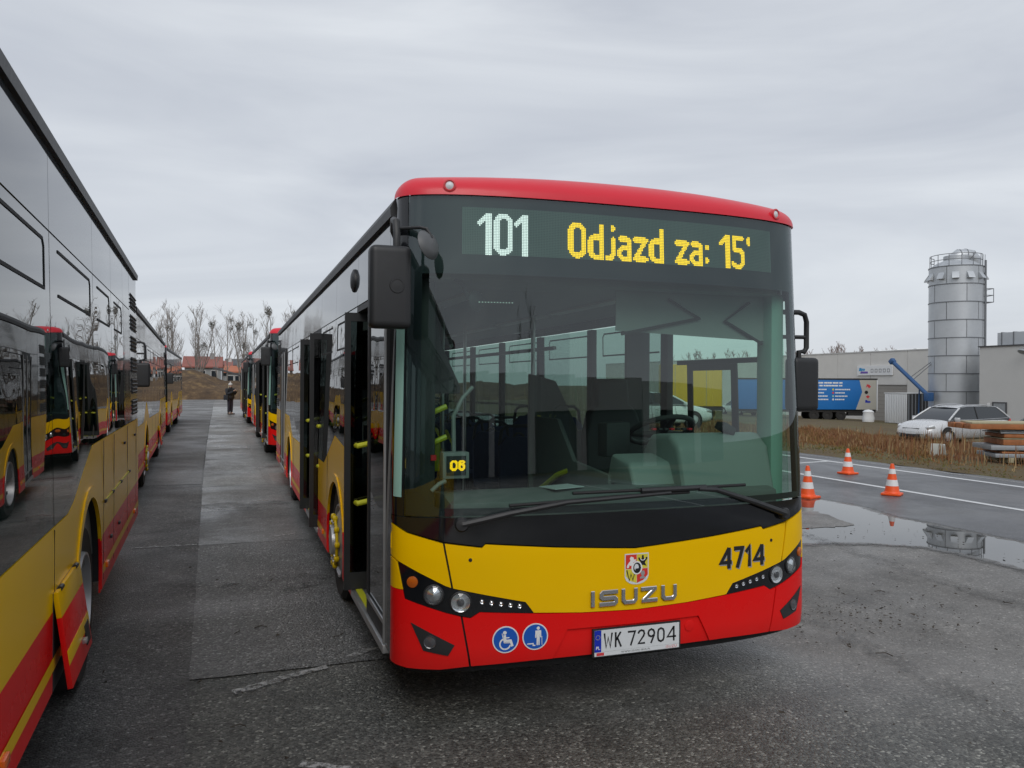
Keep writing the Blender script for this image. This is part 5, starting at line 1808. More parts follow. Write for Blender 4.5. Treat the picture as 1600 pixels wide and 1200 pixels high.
# ------------------------------------------------------------------ trailers
M['tarp_blue'] = simple('tarp_blue', (0.012, 0.16, 0.48), 0.5, var=0.08, scale=1.2)
M['tarp_beige'] = simple('tarp_beige', (0.48, 0.46, 0.40), 0.55, var=0.06, scale=1.2)
M['tarp_yellow'] = simple('tarp_yellow', (0.66, 0.40, 0.01), 0.5, var=0.1, scale=1.2)
M['chassis'] = simple('chassis_dark', (0.03, 0.028, 0.026), 0.7, var=0.3)
tr = empty('curtain_trailer', (58.5, 61.1, hgt(56)), -YAW)      # local +x runs right in the view
tag(tr, 'blue curtain sided trailer parked before the long beige hall', 'trailer')
TL = 13.4
MB().bx(-TL, 0, 0.0, 2.5, 1.05, 3.95).build('box', M['tarp_blue'], tr, bevel=0.03)
MB().bx(-TL - 0.02, 0.02, -0.03, 2.53, 3.92, 4.06).build('roof_edge', M['chassis'], tr)
MB().bx(-0.06, 0.04, -0.04, 0.10, 0.95, 3.92).build('corner_post', M['white'], tr)
fm_ = lambda x, y, d=0.0: Vector((x, -0.004 - d, y))
shape('beige_panel', [[(-0.07, 1.06), (-2.05, 1.06), (-1.45, 2.75), (-1.72, 3.91), (-0.07, 3.91)]], fm_, 0.0, M['tarp_beige'], tr, 0.006)
r = random.Random(2)
for z, ln, h in ((3.55, 2.5, 0.14), (3.28, 2.6, 0.14)):
    x, pl = -6.0, []
    while x < -6.0 + ln:
        w = r.uniform(0.10, 0.34)
        pl.append([(x, z), (x + w, z), (x + w, z + h), (x, z + h)])
        x += w + r.choice((0.02, 0.02, 0.09))
    shape('tarp_lettering', pl, fm_, 0.007, M['white'], tr, 0.003)
for x0, lens in ((-5.85, (0.85, 0.70, 1.0, 1.15)), (-4.05, (1.35, 0.85, 1.1, 0.8))):
    for q, ln in enumerate(lens):
        z = 2.92 - q * 0.32
        x, pl = x0, []
        while x < x0 + ln:
            w = r.uniform(0.07, 0.16)
            pl.append([(x, z), (x + w, z), (x + w, z + 0.12), (x, z + 0.12)])
            x += w + 0.03
        shape('tarp_lettering', pl, fm_, 0.007, M['white'], tr, 0.003)
        if x0 > -5:
            shape('tarp_dot', [circle(x0 - 0.2, z + 0.06, 0.10, 12)], fm_, 0.007, [M['crest_yellow'], M['ink_red'], M['mint'], M['plate_white']][q], tr, 0.003)
shape('tarp_mark', [[(-1.1, 3.15), (-0.95, 3.3), (-0.8, 3.1), (-0.6, 3.25), (-0.75, 3.45), (-1.0, 3.5)]], fm_, 0.007, M['ink_red'], tr, 0.003)
shape('tarp_mark', [circle(-1.05, 2.72, 0.17, 14)], fm_, 0.007, M['ink'], tr, 0.003)
shape('tarp_mark', [[(-1.1, 2.3), (-0.9, 2.12), (-0.7, 2.3), (-0.9, 2.45)]], fm_, 0.007, M['ink_red'], tr, 0.003)
shape('tarp_mark', [[(-1.15, 1.72), (-0.65, 1.72), (-0.65, 1.88), (-0.95, 1.88), (-0.95, 1.98), (-1.15, 1.98)]], fm_, 0.007, M['plate_blue'], tr, 0.003)
MB().bx(-TL, -0.05, 0.2, 2.3, 0.80, 1.045).build('frame', M['chassis'], tr)
for x in (-6.0, -4.7, -3.4):
    for y in (0.30, 2.2):
        w = MB().lathe([(0.2, -0.15), (0.48, -0.15), (0.5, 0.0), (0.48, 0.15), (0.2, 0.15)], (x, y, 0.5), (0, -1, 0), 24).build('wheel', M['tyre'], tr)
        MB().lathe([(0.28, 0.14), (0.2, 0.08), (0.001, 0.10)], (x, y, 0.5), (0, -1, 0), 18).build('rim', M['chassis'], w)
MB().bx(-2.7, -0.6, 0.25, 0.7, 0.45, 0.80).build('pallet_box', M['chassis'], tr)

ty = empty('yellow_trailer', (30.4, 53.4, hgt(33)), -YAW - 0.15)
tag(ty, 'yellow tarpaulin trailer seen through the driver cab window', 'trailer')
MB().bx(0, 4.6, 0, 2.4, 0.95, 4.1).build('box', M['tarp_yellow'], ty, bevel=0.05, seg=3)
MB().bx(-0.1, 4.7, 0.1, 2.3, 0.65, 0.94).build('frame', M['chassis'], ty)
for x in (0.9, 3.7):
    for y in (0.2, 2.2):
        MB().lathe([(0.15, -0.12), (0.42, -0.12), (0.44, 0.0), (0.42, 0.12), (0.15, 0.12)], (x, y, 0.44), (0, -1, 0), 20).build('wheel', M['tyre'], ty)
for k in range(5):
    MB().bx(1.15 * k - 0.02, 1.15 * k + 0.02, -0.012, 0.0, 0.95, 4.08).build('tarp_strap', M['timber_pale'], ty)

# ------------------------------------------------------------------ long hall, its sign and the block on the right
M['hall_wall'] = simple('hall_wall', (0.68, 0.665, 0.63), 0.8, var=0.10, scale=0.8)
M['hall_grey'] = simple('hall_grey', (0.56, 0.56, 0.55), 0.8, var=0.07, scale=0.8)
M['hall_dark'] = simple('hall_dark', (0.07, 0.07, 0.075), 0.6, var=0.1)
M['roller'] = simple('roller_grey', (0.33, 0.31, 0.28), 0.6, var=0.08)
M['galv'] = simple('galvanised', (0.52, 0.545, 0.57), 0.42, 0.55, var=0.14, scale=1.4)
M['galv_seam'] = simple('galvanised_seam', (0.20, 0.21, 0.225), 0.5, 0.5)
M['sky_blue'] = simple('logo_blue', (0.02, 0.30, 0.60), 0.5)
M['violet'] = simple('logo_violet', (0.16, 0.09, 0.42), 0.5)
M['auger_blue'] = simple('auger_blue', (0.03, 0.095, 0.24), 0.4, var=0.12)
zg = hgt(64)
hall = empty('long_hall', (64.0, 58.0, zg))
tag(hall, 'long low beige hall behind the blue trailer', 'building')
ZT = 5.22 - zg
y = 0.0
gate_y = (6.2, 11.0)
k = 0
while y < 74:
    y1 = min(74, y + 4.9)
    if abs(y - 4.9) < 0.1:
        y0g, y1g = y, y1
        MB().bx(0, 0.25, y + 0.02, y1 - 0.02, 3.75, ZT).build('wall_panel', M['hall_wall'], hall)
    else:
        if y > 20 and int(k) % 2 == 0:
            MB().bx(0, 0.25, y + 0.02, y1 - 0.02, 3.6, ZT).build('wall_panel', M['hall_wall'], hall)
            MB().bx(0, 0.25, y + 0.02, y + 1.4, 0, 3.6).build('wall_panel', M['hall_wall'], hall)
            MB().bx(0, 0.25, y1 - 1.4, y1 - 0.02, 0, 3.6).build('wall_panel', M['hall_wall'], hall)
            MB().bx(0.12, 0.24, y + 1.4, y1 - 1.4, 0, 3.6).build('gate', M['hall_dark'], hall)
        else:
            MB().bx(0, 0.25, y + 0.02, y1 - 0.02, 0, ZT).build('wall_panel', M['hall_wall'], hall)
    y += 4.9
    k += 1
MB().bx(0.26, 40, 0, 74, 0, ZT - 0.1).build('hall_body', M['hall_dark'], hall)
MB().bx(-0.05, 40.2, -0.05, 74.1, ZT, ZT + 0.12).build('roof_edge', M['hall_grey'], hall)
rg = MB()
for q in range(9):
    MB().bx(0.10, 0.16, 4.95, 9.75, q * 0.415, q * 0.415 + 0.40).build('gate_slat', M['roller'], hall)
for q in range(5):
    MB().cyl((3 + 0.4, 2.0 + q * 2.6, ZT + 0.0), (9.4, 2.0 + q * 2.6, ZT + 0.25), 0.42, 0.42, 12).build('roof_light', M['white'], hall)
sg = empty('hall_sign', (63.93, 64.7, 2.78))
tag(sg, 'white sign with blue logo above the roller gate of the hall', 'sign')
MB().bx(-0.06, 0.04, 0.0, 4.9, 0.0, 1.02).build('sign_board', M['white'], sg)
sm = lambda a, b, d=0.0: Vector((-0.062 - d, 4.9 - a, b))
shape('sign_logo', [[(0.25, 0.46), (0.55, 0.46), (0.62, 0.80), (0.36, 0.80)], [(0.58, 0.46), (0.80, 0.46), (0.86, 0.72), (0.64, 0.76)], [(0.86, 0.50), (1.08, 0.46), (1.15, 0.70), (0.92, 0.74)]], sm, 0.0, M['sky_blue'], sg, 0.01)
shape('sign_logo', [[(0.50, 0.20), (1.55, 0.20), (1.58, 0.40), (0.55, 0.42)]], sm, 0.0, M['violet'], sg, 0.01)
for q in range(5):
    x = 1.98 + q * 0.56
    shape('sign_icon', frame_polys(x, 0.30, x + 0.36, 0.68, 0.07), sm, 0.0, M['ink_grey'], sg, 0.01)

blk = empty('grey_block', (54.6, 26.0, hgt(54.6)))
tag(blk, 'grey rendered block with a pale door, right of the silo', 'building')
zb = hgt(54.6)
HB = 4.72 - zb
MB().bx(0.0, 9.3, 0, 20.6, 0, HB).build('wall', M['hall_grey'], blk)
MB().bx(-0.08, 9.4, -0.1, 20.7, HB, HB + 0.10).build('roof_edge', M['hall_dark'], blk)
dr = MB().bx(-0.05, 0.0, 18.35, 19.35, 0.0, 2.05).build('door', M['steel_grey'], blk)
MB().bx(-0.09, -0.051, 19.18, 19.26, 0.98, 1.10).build('door_handle', M['ink'], dr)
for y0, y1, z0, z1 in ((18.25, 18.345, 0, 2.15), (19.355, 19.45, 0, 2.15), (18.345, 19.355, 2.055, 2.15)):
    MB().bx(-0.07, 0.0, y0, y1, z0, z1).build('door_frame', M['hall_dark'], dr)
MB().bx(-0.04, 0, 19.7, 19.9, 1.75, 2.05).build('door_sign', M['white'], blk)
lamp = MB().lathe([(0.001, 0), (0.28, 0.06), (0.34, 0.2), (0.001, 0.24)], (-0.45, 16.6, HB - 0.35), (-0.5, 0, -0.9), 14).build('wall_lamp', M['steel_grey'], blk)
MB().cyl((0, 16.6, HB - 0.2), (-0.4, 16.6, HB - 0.25), 0.05, None, 6).build('lamp_arm', M['steel_grey'], lamp)
du = MB().bx(1.6, 3.0, 16.2, 20.4, HB + 0.12, HB + 1.15).build('roof_duct', M['galv'], blk)
for q in range(4):
    MB().bx(1.56, 3.04, 17.0 + q * 1.0, 17.06 + q * 1.0, HB + 0.12, HB + 1.19).build('duct_flange', M['galv_seam'], du)

# ------------------------------------------------------------------ silo: rings of curved plates
SX, SY, SR = 56.95, 50.9, 2.03
zs0 = hgt(56)
silo = empty('steel_silo', (SX, SY, zs0))
tag(silo, 'tall galvanised steel silo standing between hall and grey block', 'silo')
NP = 5


def plate_mesh(h):
    mb = MB()
    n = 10
    a0, a1 = 0.012, 2 * PI / NP - 0.012
    for r_ in (SR, SR - 0.03):
        for z in (0.025, h - 0.025):
            mb.v += [(r_ * math.cos(a0 + (a1 - a0) * i / n), r_ * math.sin(a0 + (a1 - a0) * i / n), z) for i in range(n + 1)]
    m = n + 1
    for i in range(n):
        mb.f += [(i, i + 1, m + i + 1, m + i), (2 * m + i, 3 * m + i, 3 * m + i + 1, 2 * m + i + 1), (m + i, m + i + 1, 3 * m + i + 1, 3 * m + i), (i, 2 * m + i, 2 * m + i + 1, i + 1)]
    return mb


SH = 12.55 - zs0 - 1.0
RH = SH / 9
p0 = plate_mesh(RH).build('plate', M['galv'], silo, smooth=40)
for rg_ in range(9):
    for q in range(NP):
        o = p0 if (rg_ == 0 and q == 0) else p0.copy()
        if o is not p0:
            COL.objects.link(o)
            o.parent = silo
        o.location = (0, 0, rg_ * RH)
        o.rotation_euler = (0, 0, 2 * PI * q / NP + (0.5 if rg_ % 2 else 0.5 + 2 * PI / NP * 0.42))
MB().lathe([(SR - 0.04, 0), (SR - 0.04, SH)], (0, 0, 0), (0, 0, 1), 40).build('inner_drum', M['galv_seam'], silo)
for q in range(10):
    MB().lathe([(SR - 0.02, q * RH - 0.035), (SR + 0.045, q * RH - 0.035), (SR + 0.045, q * RH + 0.035), (SR - 0.02, q * RH + 0.035)], (0, 0, 0), (0, 0, 1), 40).build('hoop', M['galv_seam'], silo)
MB().lathe([(SR, SH), (SR * 0.72, SH + 0.42), (0.95, SH + 0.62), (0.95, SH + 1.0)], (0, 0, 0), (0, 0, 1), 40).build('dome', M['galv'], silo, smooth=30)
for q in range(12):
    a = 2 * PI * q / 12 + 0.2
    A = Matrix.Rotation(a, 3, 'Z')
    mb = MB()
    prof = [(0, 0), (0.34, 0.0), (0.30, 0.10), (0.0, 0.55)]
    mb.prism(prof, lambda x, z, d, A=A: A @ Vector((SR + x, d, SH - 1.05 + z)), -0.26, 0.26)
    mb.build('vent_hood', M['galv'], silo)
# bent duct on the top
RT, FW = Vector((math.cos(YAW), -math.sin(YAW), 0)), Vector((math.sin(YAW), math.cos(YAW), 0))
zz = Vector((0, 0, 1))
pts = [zz * (SH + 0.35) - RT * 0.15, zz * (SH + 0.75) - RT * 0.10, zz * (SH + 0.98) + RT * 0.20, zz * (SH + 1.02) + RT * 0.70, zz * (SH + 0.98) + RT * 1.10, zz * (SH + 0.72) + RT * 1.42, zz * (SH + 0.25) + RT * 1.50]
td = MB().tube(pts, [0.60, 0.60, 0.60, 0.60, 0.60, 0.58, 0.52], 24).build('top_duct', M['galv'], silo, smooth=30)
for q in (2, 3, 4):
    MB().tube([pts[q] - (pts[q + 1] - pts[q]).normalized() * 0.03, pts[q] + (pts[q + 1] - pts[q]).normalized() * 0.03], 0.63, 24, False).build('duct_seam', M['galv_seam'], td)
dp = RT * 1.72 - FW * 1.28
MB().cyl(dp + zz * -0.2, dp + zz * (SH + 0.5), 0.09, None, 10).build('down_pipe', M['galv_seam'], silo)
# railing, ladder, landing
for z in (SH + 0.55, SH + 1.0):
    MB().tube([(1.95 * math.cos(a), 1.95 * math.sin(a), z) for a in np.linspace(PI * 0.55, PI * 1.75, 16)], 0.03, 6).build('top_rail', M['galv_seam'], silo)
for a in np.linspace(PI * 0.55, PI * 1.75, 9):
    MB().cyl((1.95 * math.cos(a), 1.95 * math.sin(a), SH), (1.95 * math.cos(a), 1.95 * math.sin(a), SH + 1.0), 0.03, None, 6).build('rail_post', M['galv_seam'], silo)
LA = -YAW - 0.12
lx, ly = (SR + 0.16) * math.cos(LA), (SR + 0.16) * math.sin(LA)
ux, uy = -math.sin(LA), math.cos(LA)
for s in (-0.22, 0.22):
    MB().cyl((lx + ux * s, ly + uy * s, 1.5), (lx + ux * s, ly + uy * s, SH + 1.1), 0.035, None, 6).build('ladder_rail', M['galv'], silo)
mb = MB()
for q in range(36):
    mb.cyl((lx - ux * 0.22, ly - uy * 0.22, 1.7 + q * 0.3), (lx + ux * 0.22, ly + uy * 0.22, 1.7 + q * 0.3), 0.018, None, 5)
o = mb.build('ladder_rungs', M['galv'], silo)
o['kind'] = 'stuff'
q0 = RT * 2.18 - FW * 0.6
q1 = RT * 2.80 - FW * 0.6
q2 = RT * 2.80 + FW * 0.4
q3 = RT * 2.18 + FW * 0.4
zl = SH - 2.9
ld = MB().add([p + zz * (zl + e) for e in (0, 0.06) for p in (q0, q1, q2, q3)], [(0, 1, 2, 3), (4, 5, 6, 7), (0, 1, 5, 4), (1, 2, 6, 5), (2, 3, 7, 6), (3, 0, 4, 7)]).build('landing', M['galv_seam'], silo)
for p in (q0, q1, q2, q3):
    MB().cyl(p + zz * zl, p + zz * (zl + 1.15), 0.03, None, 6).build('landing_post', M['galv_seam'], ld)
for e in (0.6, 1.15):
    MB().tube([q0 + zz * (zl + e), q1 + zz * (zl + e), q2 + zz * (zl + e), q3 + zz * (zl + e)], 0.03, 6).build('landing_rail', M['galv_seam'], ld)

# blue auger leaning on the silo
au = empty('grain_auger', (54.35, 51.2, 0.9))
tag(au, 'blue auger tube sloping up to the left of the silo', 'auger')
MB().cyl((0, 0, 0), (-0.2, 3.6, 2.9), 0.17, None, 14).build('tube', M['auger_blue'], au)
MB().box((-0.2, 3.65, 2.93), (0.42, 0.45, 0.4), Matrix.Rotation(-0.7, 3, 'X')).build('head', M['auger_blue'], au, bevel=0.06)
MB().box((0, -0.05, -0.1), (0.6, 0.5, 0.7)).build('hopper', M['auger_blue'], au, bevel=0.05)
for yy, zz in ((1.6, 1.3), (1.9, 1.5)):
    MB().cyl((0, yy, zz), (1.6, -1.2, 4.3), 0.03, None, 5).build('stay', M['galv_seam'], au)
MB().cyl((0.1, 1.0, 0.8), (0.3, 1.3, hgt(54) - 0.9), 0.06, None, 6).build('prop', M['auger_blue'], au)
# window strip on the hall beside the silo
# container
cn = empty('ribbed_container', (56.2, 55.2, hgt(57)))
tag(cn, 'white ribbed container standing beside the foot of the silo', 'container')
CH = 1.02 - hgt(57)
MB().bx(0.04, 4.8, 0.04, 2.6, 0.0, CH - 0.03).build('box', M['hall_dark'], cn)
for q in range(13):
    MB().bx(-0.02, 0.04, 0.04 + q * 0.197, 0.04 + q * 0.197 + 0.15, 0.06, CH - 0.06).build('rib', M['white'], cn, bevel=0.015)
for q in range(12):
    MB().bx(0.12 + q * 0.38, 0.12 + q * 0.38 + 0.10, -0.02, 0.04, 0.06, CH - 0.06).build('rib', M['steel_grey'], cn)
MB().bx(-0.03, 4.85, -0.03, 2.65, CH - 0.03, CH + 0.05).build('top_frame', M['white'], cn)
bg = MB().lathe([(0.001, 0), (0.5, 0.02), (0.55, 0.35), (0.45, 0.8), (0.5, 0.95), (0.3, 1.1), (0.001, 1.15)], (54.9, 58.4, hgt(55)), (0, 0, 1), 14).build('bulk_bag', M['white'], smooth=70)
tag(bg, 'white bulk bag left of the ribbed container', 'bag')

# ------------------------------------------------------------------ bare trees
M['bark'] = simple('bark', (0.22, 0.20, 0.18), 0.9, var=0.3, scale=4)
M['twig'] = simple('twigs', (0.27, 0.245, 0.225), 0.9, var=0.2, scale=3)
M['twig_red'] = simple('twigs_reddish', (0.20, 0.14, 0.12), 0.9, var=0.2, scale=3)
M['mistletoe'] = simple('mistletoe', (0.045, 0.05, 0.03), 0.9, var=0.3, scale=9)


def tree_meshes(seed, h, spread, stems=2, base_r=0.095, nprim=12, twig=0.0105):
    r = random.Random(seed)
    tk, cw = MB(), MB()
    tips = []

    def limb(mb, p, d, L, r0, r1, n, sides, bend=0.12, up=0.10):
        pts = [p.copy()]
        d = d.normalized()
        for i in range(n):
            d = (d + Vector((r.gauss(0, bend), r.gauss(0, bend), r.gauss(0, bend * 0.5) + up))).normalized()
            pts.append(pts[-1] + d * (L / n))
        mb.tube(pts, [r0 + (r1 - r0) * i / n for i in range(n + 1)], sides, False)
        return pts
    for s in range(stems):
        a = r.uniform(0, 2 * PI)
        d = Vector((math.cos(a) * spread, math.sin(a) * spread, 1.0))
        hh = h * r.uniform(0.82, 1.0)
        main = limb(tk, Vector((math.cos(a) * 0.1, math.sin(a) * 0.1, -0.3)), d, hh, base_r * r.uniform(0.8, 1), 0.025, 9, 7, 0.05, 0.03)
        for k in range(nprim):
            u = 0.24 + 0.72 * (k + r.random()) / nprim
            i = min(8, int(u * 9))
            p = main[i].lerp(main[i + 1], u * 9 - i)
            b = r.uniform(0, 2 * PI)
            L = h * 0.34 * (1.05 - 0.7 * u) * r.uniform(0.6, 1.25)
            br = limb(cw, p, Vector((math.cos(b), math.sin(b), r.uniform(1.0, 2.2))), L, 0.038 * (1.15 - u), 0.014, 5, 4, 0.10, 0.10)
            tips.append(br[3])
            for q in range(4):
                j = r.randint(1, 4)
                c = r.uniform(0, 2 * PI)
                b2 = limb(cw, br[j], Vector((math.cos(c), math.sin(c), r.uniform(0.8, 2.0))), L * r.uniform(0.28, 0.5), 0.016, twig * 0.8, 3, 3, 0.12, 0.10)
                for w in range(3):
                    c2 = r.uniform(0, 2 * PI)
                    limb(cw, b2[r.randint(1, 3)], Vector((math.cos(c2), math.sin(c2), r.uniform(0.5, 1.8))), L * r.uniform(0.15, 0.3), twig * 0.75, twig * 0.5, 2, 3, 0.15, 0.1)
    return tk, cw, tips


def mistletoe_mesh(seed):
    r = random.Random(seed)
    mb = MB()
    for _ in range(170):
        d = Vector((r.gauss(0, 1), r.gauss(0, 1), r.gauss(0, 1))).normalized() * (r.random() ** 0.4)
        a, b = Vector((r.gauss(0, 1), r.gauss(0, 1), r.gauss(0, 1))) * 0.16, Vector((r.gauss(0, 1), r.gauss(0, 1), r.gauss(0, 1))) * 0.16
        mb.add([d, d + a, d + b], [(0, 1, 2)])
    return mb


mist = mistletoe_mesh(1).build('mistletoe', M['mistletoe'], smooth=0)
mist_me = mist.data
bpy.data.objects.remove(mist)
protos = []
for k, (h, sp, st_) in enumerate(((10.5, 0.10, 2), (9.6, 0.16, 3), (11.0, 0.05, 1), (9.8, 0.13, 2))):
    tk, cw, tips = tree_meshes(20 + k, h, sp, st_)
    a = tk.build('trunk', M['bark'], smooth=60)
    b = cw.build('crown', M['twig'], smooth=0)
    protos.append((a.data, b.data, tips))
    bpy.data.objects.remove(a)
    bpy.data.objects.remove(b)


def plant_tree(kind, loc, rz, sc, label, name='bare_tree', group='bare trees behind the earth mound', mist_n=0, seed=0):
    r = random.Random(seed)
    root = empty(name, loc, rz)
    root.scale = (sc, sc, sc)
    tag(root, label, 'tree', group)
    tk, cw, tips = protos[kind]
    for nm, me in (('trunk', tk), ('crown', cw)):
        o = bpy.data.objects.new(nm, me)
        link(o, root)
    for q in range(mist_n):
        o = bpy.data.objects.new('mistletoe', mist_me)
        link(o, root)
        o.location = tips[r.randrange(len(tips) // 3, len(tips))]
        o.scale = (r.uniform(0.26, 0.42),) * 3
    return root


tx = [-14.6, -12.3, -10.4, -8.2, -6.6, -4.6, -3.4, -2.0, -0.9, 0.6, 2.6, 4.6, 6.3, 8.6, 11, 14, 17]
ORD = ['leftmost', 'second', 'third', 'fourth', 'fifth', 'sixth', 'seventh', 'eighth', 'ninth', 'tenth', 'eleventh', 'twelfth', 'thirteenth', 'fourteenth', 'fifteenth', 'sixteenth', 'rightmost']
r = random.Random(9)
for k, x in enumerate(tx):
    m = (3, 4, 1, 3, 1, 1, 0, 1, 2, 4, 5, 6, 1, 0, 2, 1, 0)[k]
    lab = 'bare tree, %s%s of the row behind the mound%s' % (ORD[k], '' if k in (0, 16) else ' from the left', ', carrying dark mistletoe clumps' if m > 1 else ', nearly free of mistletoe')
    plant_tree((k * 3 + k // 4) % 4, (x + r.uniform(-0.4, 0.4), 106 + r.uniform(-3, 4), 0.0), r.uniform(0, 6), r.uniform(1.02, 1.2), lab, mist_n=m, seed=k)
# reddish scrub behind the hall roof
tk, cw, tips = tree_meshes(77, 6.8, 0.45, 9, 0.06, 11, 0.018)
a, b = tk.build('trunk', M['bark'], smooth=60), cw.build('crown', M['twig_red'], smooth=0)
protos.append((a.data, b.data, tips))
bpy.data.objects.remove(a)
bpy.data.objects.remove(b)
for k, (x, y, sc) in enumerate(((67.5, 84.5, 1.4), (70.0, 83.0, 1.5), (72.8, 81.5, 1.42), (75, 80, 1.35), (77.0, 78.5, 1.25), (62, 92, 1.4), (57.0, 100, 1.4), (80.0, 53.5, 1.6))):
    plant_tree(4, (x + 30 * 0.4, y + 10, -1.5), k * 1.3, sc, 'reddish bare shrub above the hall roof, %s' % ('leftmost of the five left of the silo', 'second of the five left of the silo', 'middle of the five left of the silo', 'fourth of the five left of the silo', 'nearest to the silo on its left', 'right one seen through the cab window', 'left one seen through the cab window', 'alone right of the silo')[k], 'bare_shrub', 'bare shrubs behind the hall')

# ------------------------------------------------------------------ earth mound and houses behind
mb = MB()
gx = np.linspace(-34, 34, 90)
gy = np.linspace(83.6, 103, 26)
r = random.Random(4)
for j, y in enumerate(gy):
    for i, x in enumerate(gx):
        v = (y - 83.6) / 19.4
        ridge = math.sin(PI * min(1, v * 1.05)) ** 0.7
        hgt_m = 2.9 - 1.2 / (1 + math.exp(-(x + 2.2) * 1.1)) + 0.35 * vnoise(x, y, 0.35) + 0.25 * vnoise(x * 2, y * 2, 0.5)
        z = -0.05 + ridge * max(0.4, hgt_m) + r.uniform(-0.07, 0.07)
        mb.v.append((x, y, z if 0 < j < 25 else -0.1))
n = len(gx)
for j in range(25):
    for i in range(n - 1):
        mb.f.append((j * n + i, j * n + i + 1, (j + 1) * n + i + 1, (j + 1) * n + i))
tag(mb.build('earth_mound', M['mound'], smooth=80), kind='structure')

M['roof_red'] = simple('roof_red', (0.27, 0.10, 0.08), 0.8, var=0.15, scale=1.5)
M['roof_orange'] = simple('roof_orange', (0.42, 0.15, 0.085), 0.8, var=0.15, scale=1.5)
M['render_white'] = simple('render_white', (0.55, 0.55, 0.54), 0.85, var=0.06)
M['render_grey'] = simple('render_grey', (0.27, 0.28, 0.28), 0.85, var=0.08)


def house(label, loc, w, d, eave, ridge, wall, roof, nwin=3):
    root = empty('house', loc)
    tag(root, label, 'house')
    MB().bx(-w / 2, w / 2, 0, d, 0, eave).build('wall', wall, root)
    rf = MB().prism([(-0.4, eave - 0.1), (d / 2, ridge), (d + 0.4, eave - 0.1), (d + 0.4, eave + 0.1), (d / 2, ridge + 0.2), (-0.4, eave + 0.1)], lambda a, b, dd: Vector((dd, a, b)), -w / 2 - 0.4, w / 2 + 0.4).build('roof', roof, root)
    MB().prism([(0, eave), (d / 2, ridge), (d, eave)], lambda a, b, dd: Vector((dd, a, b)), -w / 2 + 0.01, w / 2 - 0.01).build('gable', wall, root)
    MB().bx(w * 0.2, w * 0.2 + 0.6, d * 0.35, d * 0.35 + 0.6, ridge - 0.8, ridge + 0.7).build('chimney', wall, rf)
    for q in range(nwin):
        x = -w / 2 + w * (q + 0.5) / nwin
        wn_ = MB().bx(x - 0.5, x + 0.5, -0.05, 0.0, eave - 1.7, eave - 0.5).build('window', M['render_white'], root)
        MB().bx(x - 0.42, x + 0.42, -0.07, -0.051, eave - 1.62, eave - 0.58).build('pane', M['car_glass'], wn_)
    return root


house('long red roofed house half hidden by the left of the mound', (-4.7, 134, 0), 5.2, 8, 4.0, 5.6, M['render_grey'], M['roof_red'])
house('narrow white house between the red roof and the grey one', (-1.3, 141, 0), 1.4, 6, 4.3, 5.1, M['render_white'], M['roof_red'], 1)
house('grey house with a dark roof behind the person', (1.6, 150, 0), 5.6, 8, 4.6, 5.7, M['render_grey'], M['hall_dark'])
house('low house with bright orange roof right of the mound', (0.0, 128, 0), 2.2, 4, 3.2, 4.0, M['render_grey'], M['roof_orange'], 2)
pl = MB().bx(-0.6, 3.0, 0, 0.2, 0, 0.2).build('dark_beam', M['hall_dark'], bevel=0.03)
pl.location = (-1.6, 92.0, 3.0)
pl.rotation_euler = (0, 0.28, 0.1)
tag(pl, 'dark beam lying across the crest of the earth mound', 'beam')

# ------------------------------------------------------------------ person with a phone
def skin(name, pts, edges, mat, parent, sub=2):
    me = bpy.data.meshes.new(name)
    me.from_pydata([p[:3] for p in pts], edges, [])
    o = bpy.data.objects.new(name, me)
    link(o, parent)
    m = o.modifiers.new('skin', 'SKIN')
    m.use_smooth_shade = True
    if not me.skin_vertices:
        me.skin_vertices.new() if hasattr(me.skin_vertices, 'new') else None
    if me.skin_vertices:
        for v, p in zip(me.skin_vertices[0].data, pts):
            v.radius = (p[3], p[4] if len(p) > 4 else p[3])
        me.skin_vertices[0].data[0].use_root = True
    s = o.modifiers.new('smooth', 'SUBSURF')
    s.levels = s.render_levels = sub
    me.materials.append(mat)
    return o


per = empty('person', (-0.20, 45.6, 0.008), rad(48))        # local -y is where the person faces
tag(per, 'person in dark padded coat and white knitted hat holding up a phone', 'person')
M['skin'] = simple('skin_tone', (0.52, 0.33, 0.25), 0.6, var=0.06)
M['coat'] = simple('coat_dark', (0.018, 0.02, 0.026), 0.75, var=0.3, scale=14)
M['trousers'] = simple('trousers_dark', (0.022, 0.02, 0.03), 0.8, var=0.3, scale=14)
M['wool'] = simple('white_wool', (0.62, 0.60, 0.58), 0.9, var=0.2, scale=60)
M['boot'] = simple('boot_brown', (0.07, 0.055, 0.045), 0.7, var=0.3)
body_pts = [(0, 0.0, 0.92, 0.13), (0, 0.0, 1.12, 0.125), (0, 0.0, 1.33, 0.14, 0.11), (0, -0.005, 1.43, 0.055), (0, -0.02, 1.50, 0.075, 0.085), (0, -0.025, 1.59, 0.078, 0.09), (0, -0.02, 1.64, 0.05)]
body_e = [(0, 1), (1, 2), (2, 3), (3, 4), (4, 5), (5, 6)]
for s in (1, -1):
    b = len(body_pts)
    body_pts += [(s * 0.17, 0.0, 1.36, 0.055), (s * 0.20, -0.03, 1.10, 0.045), (s * 0.13, -0.27, 1.22, 0.035), (s * 0.09, -0.36, 1.30, 0.03), (s * 0.07, -0.41, 1.33, 0.026),
                 (s * 0.085, 0, 0.86, 0.085), (s * 0.095, -0.01, 0.48, 0.058), (s * 0.10, 0.01, 0.10, 0.042), (s * 0.105, -0.12, 0.05, 0.036)]
    body_e += [(2, b), (b, b + 1), (b + 1, b + 2), (b + 2, b + 3), (b + 3, b + 4), (0, b + 5), (b + 5, b + 6), (b + 6, b + 7), (b + 7, b + 8)]
skin('body', body_pts, body_e, M['skin'], per)
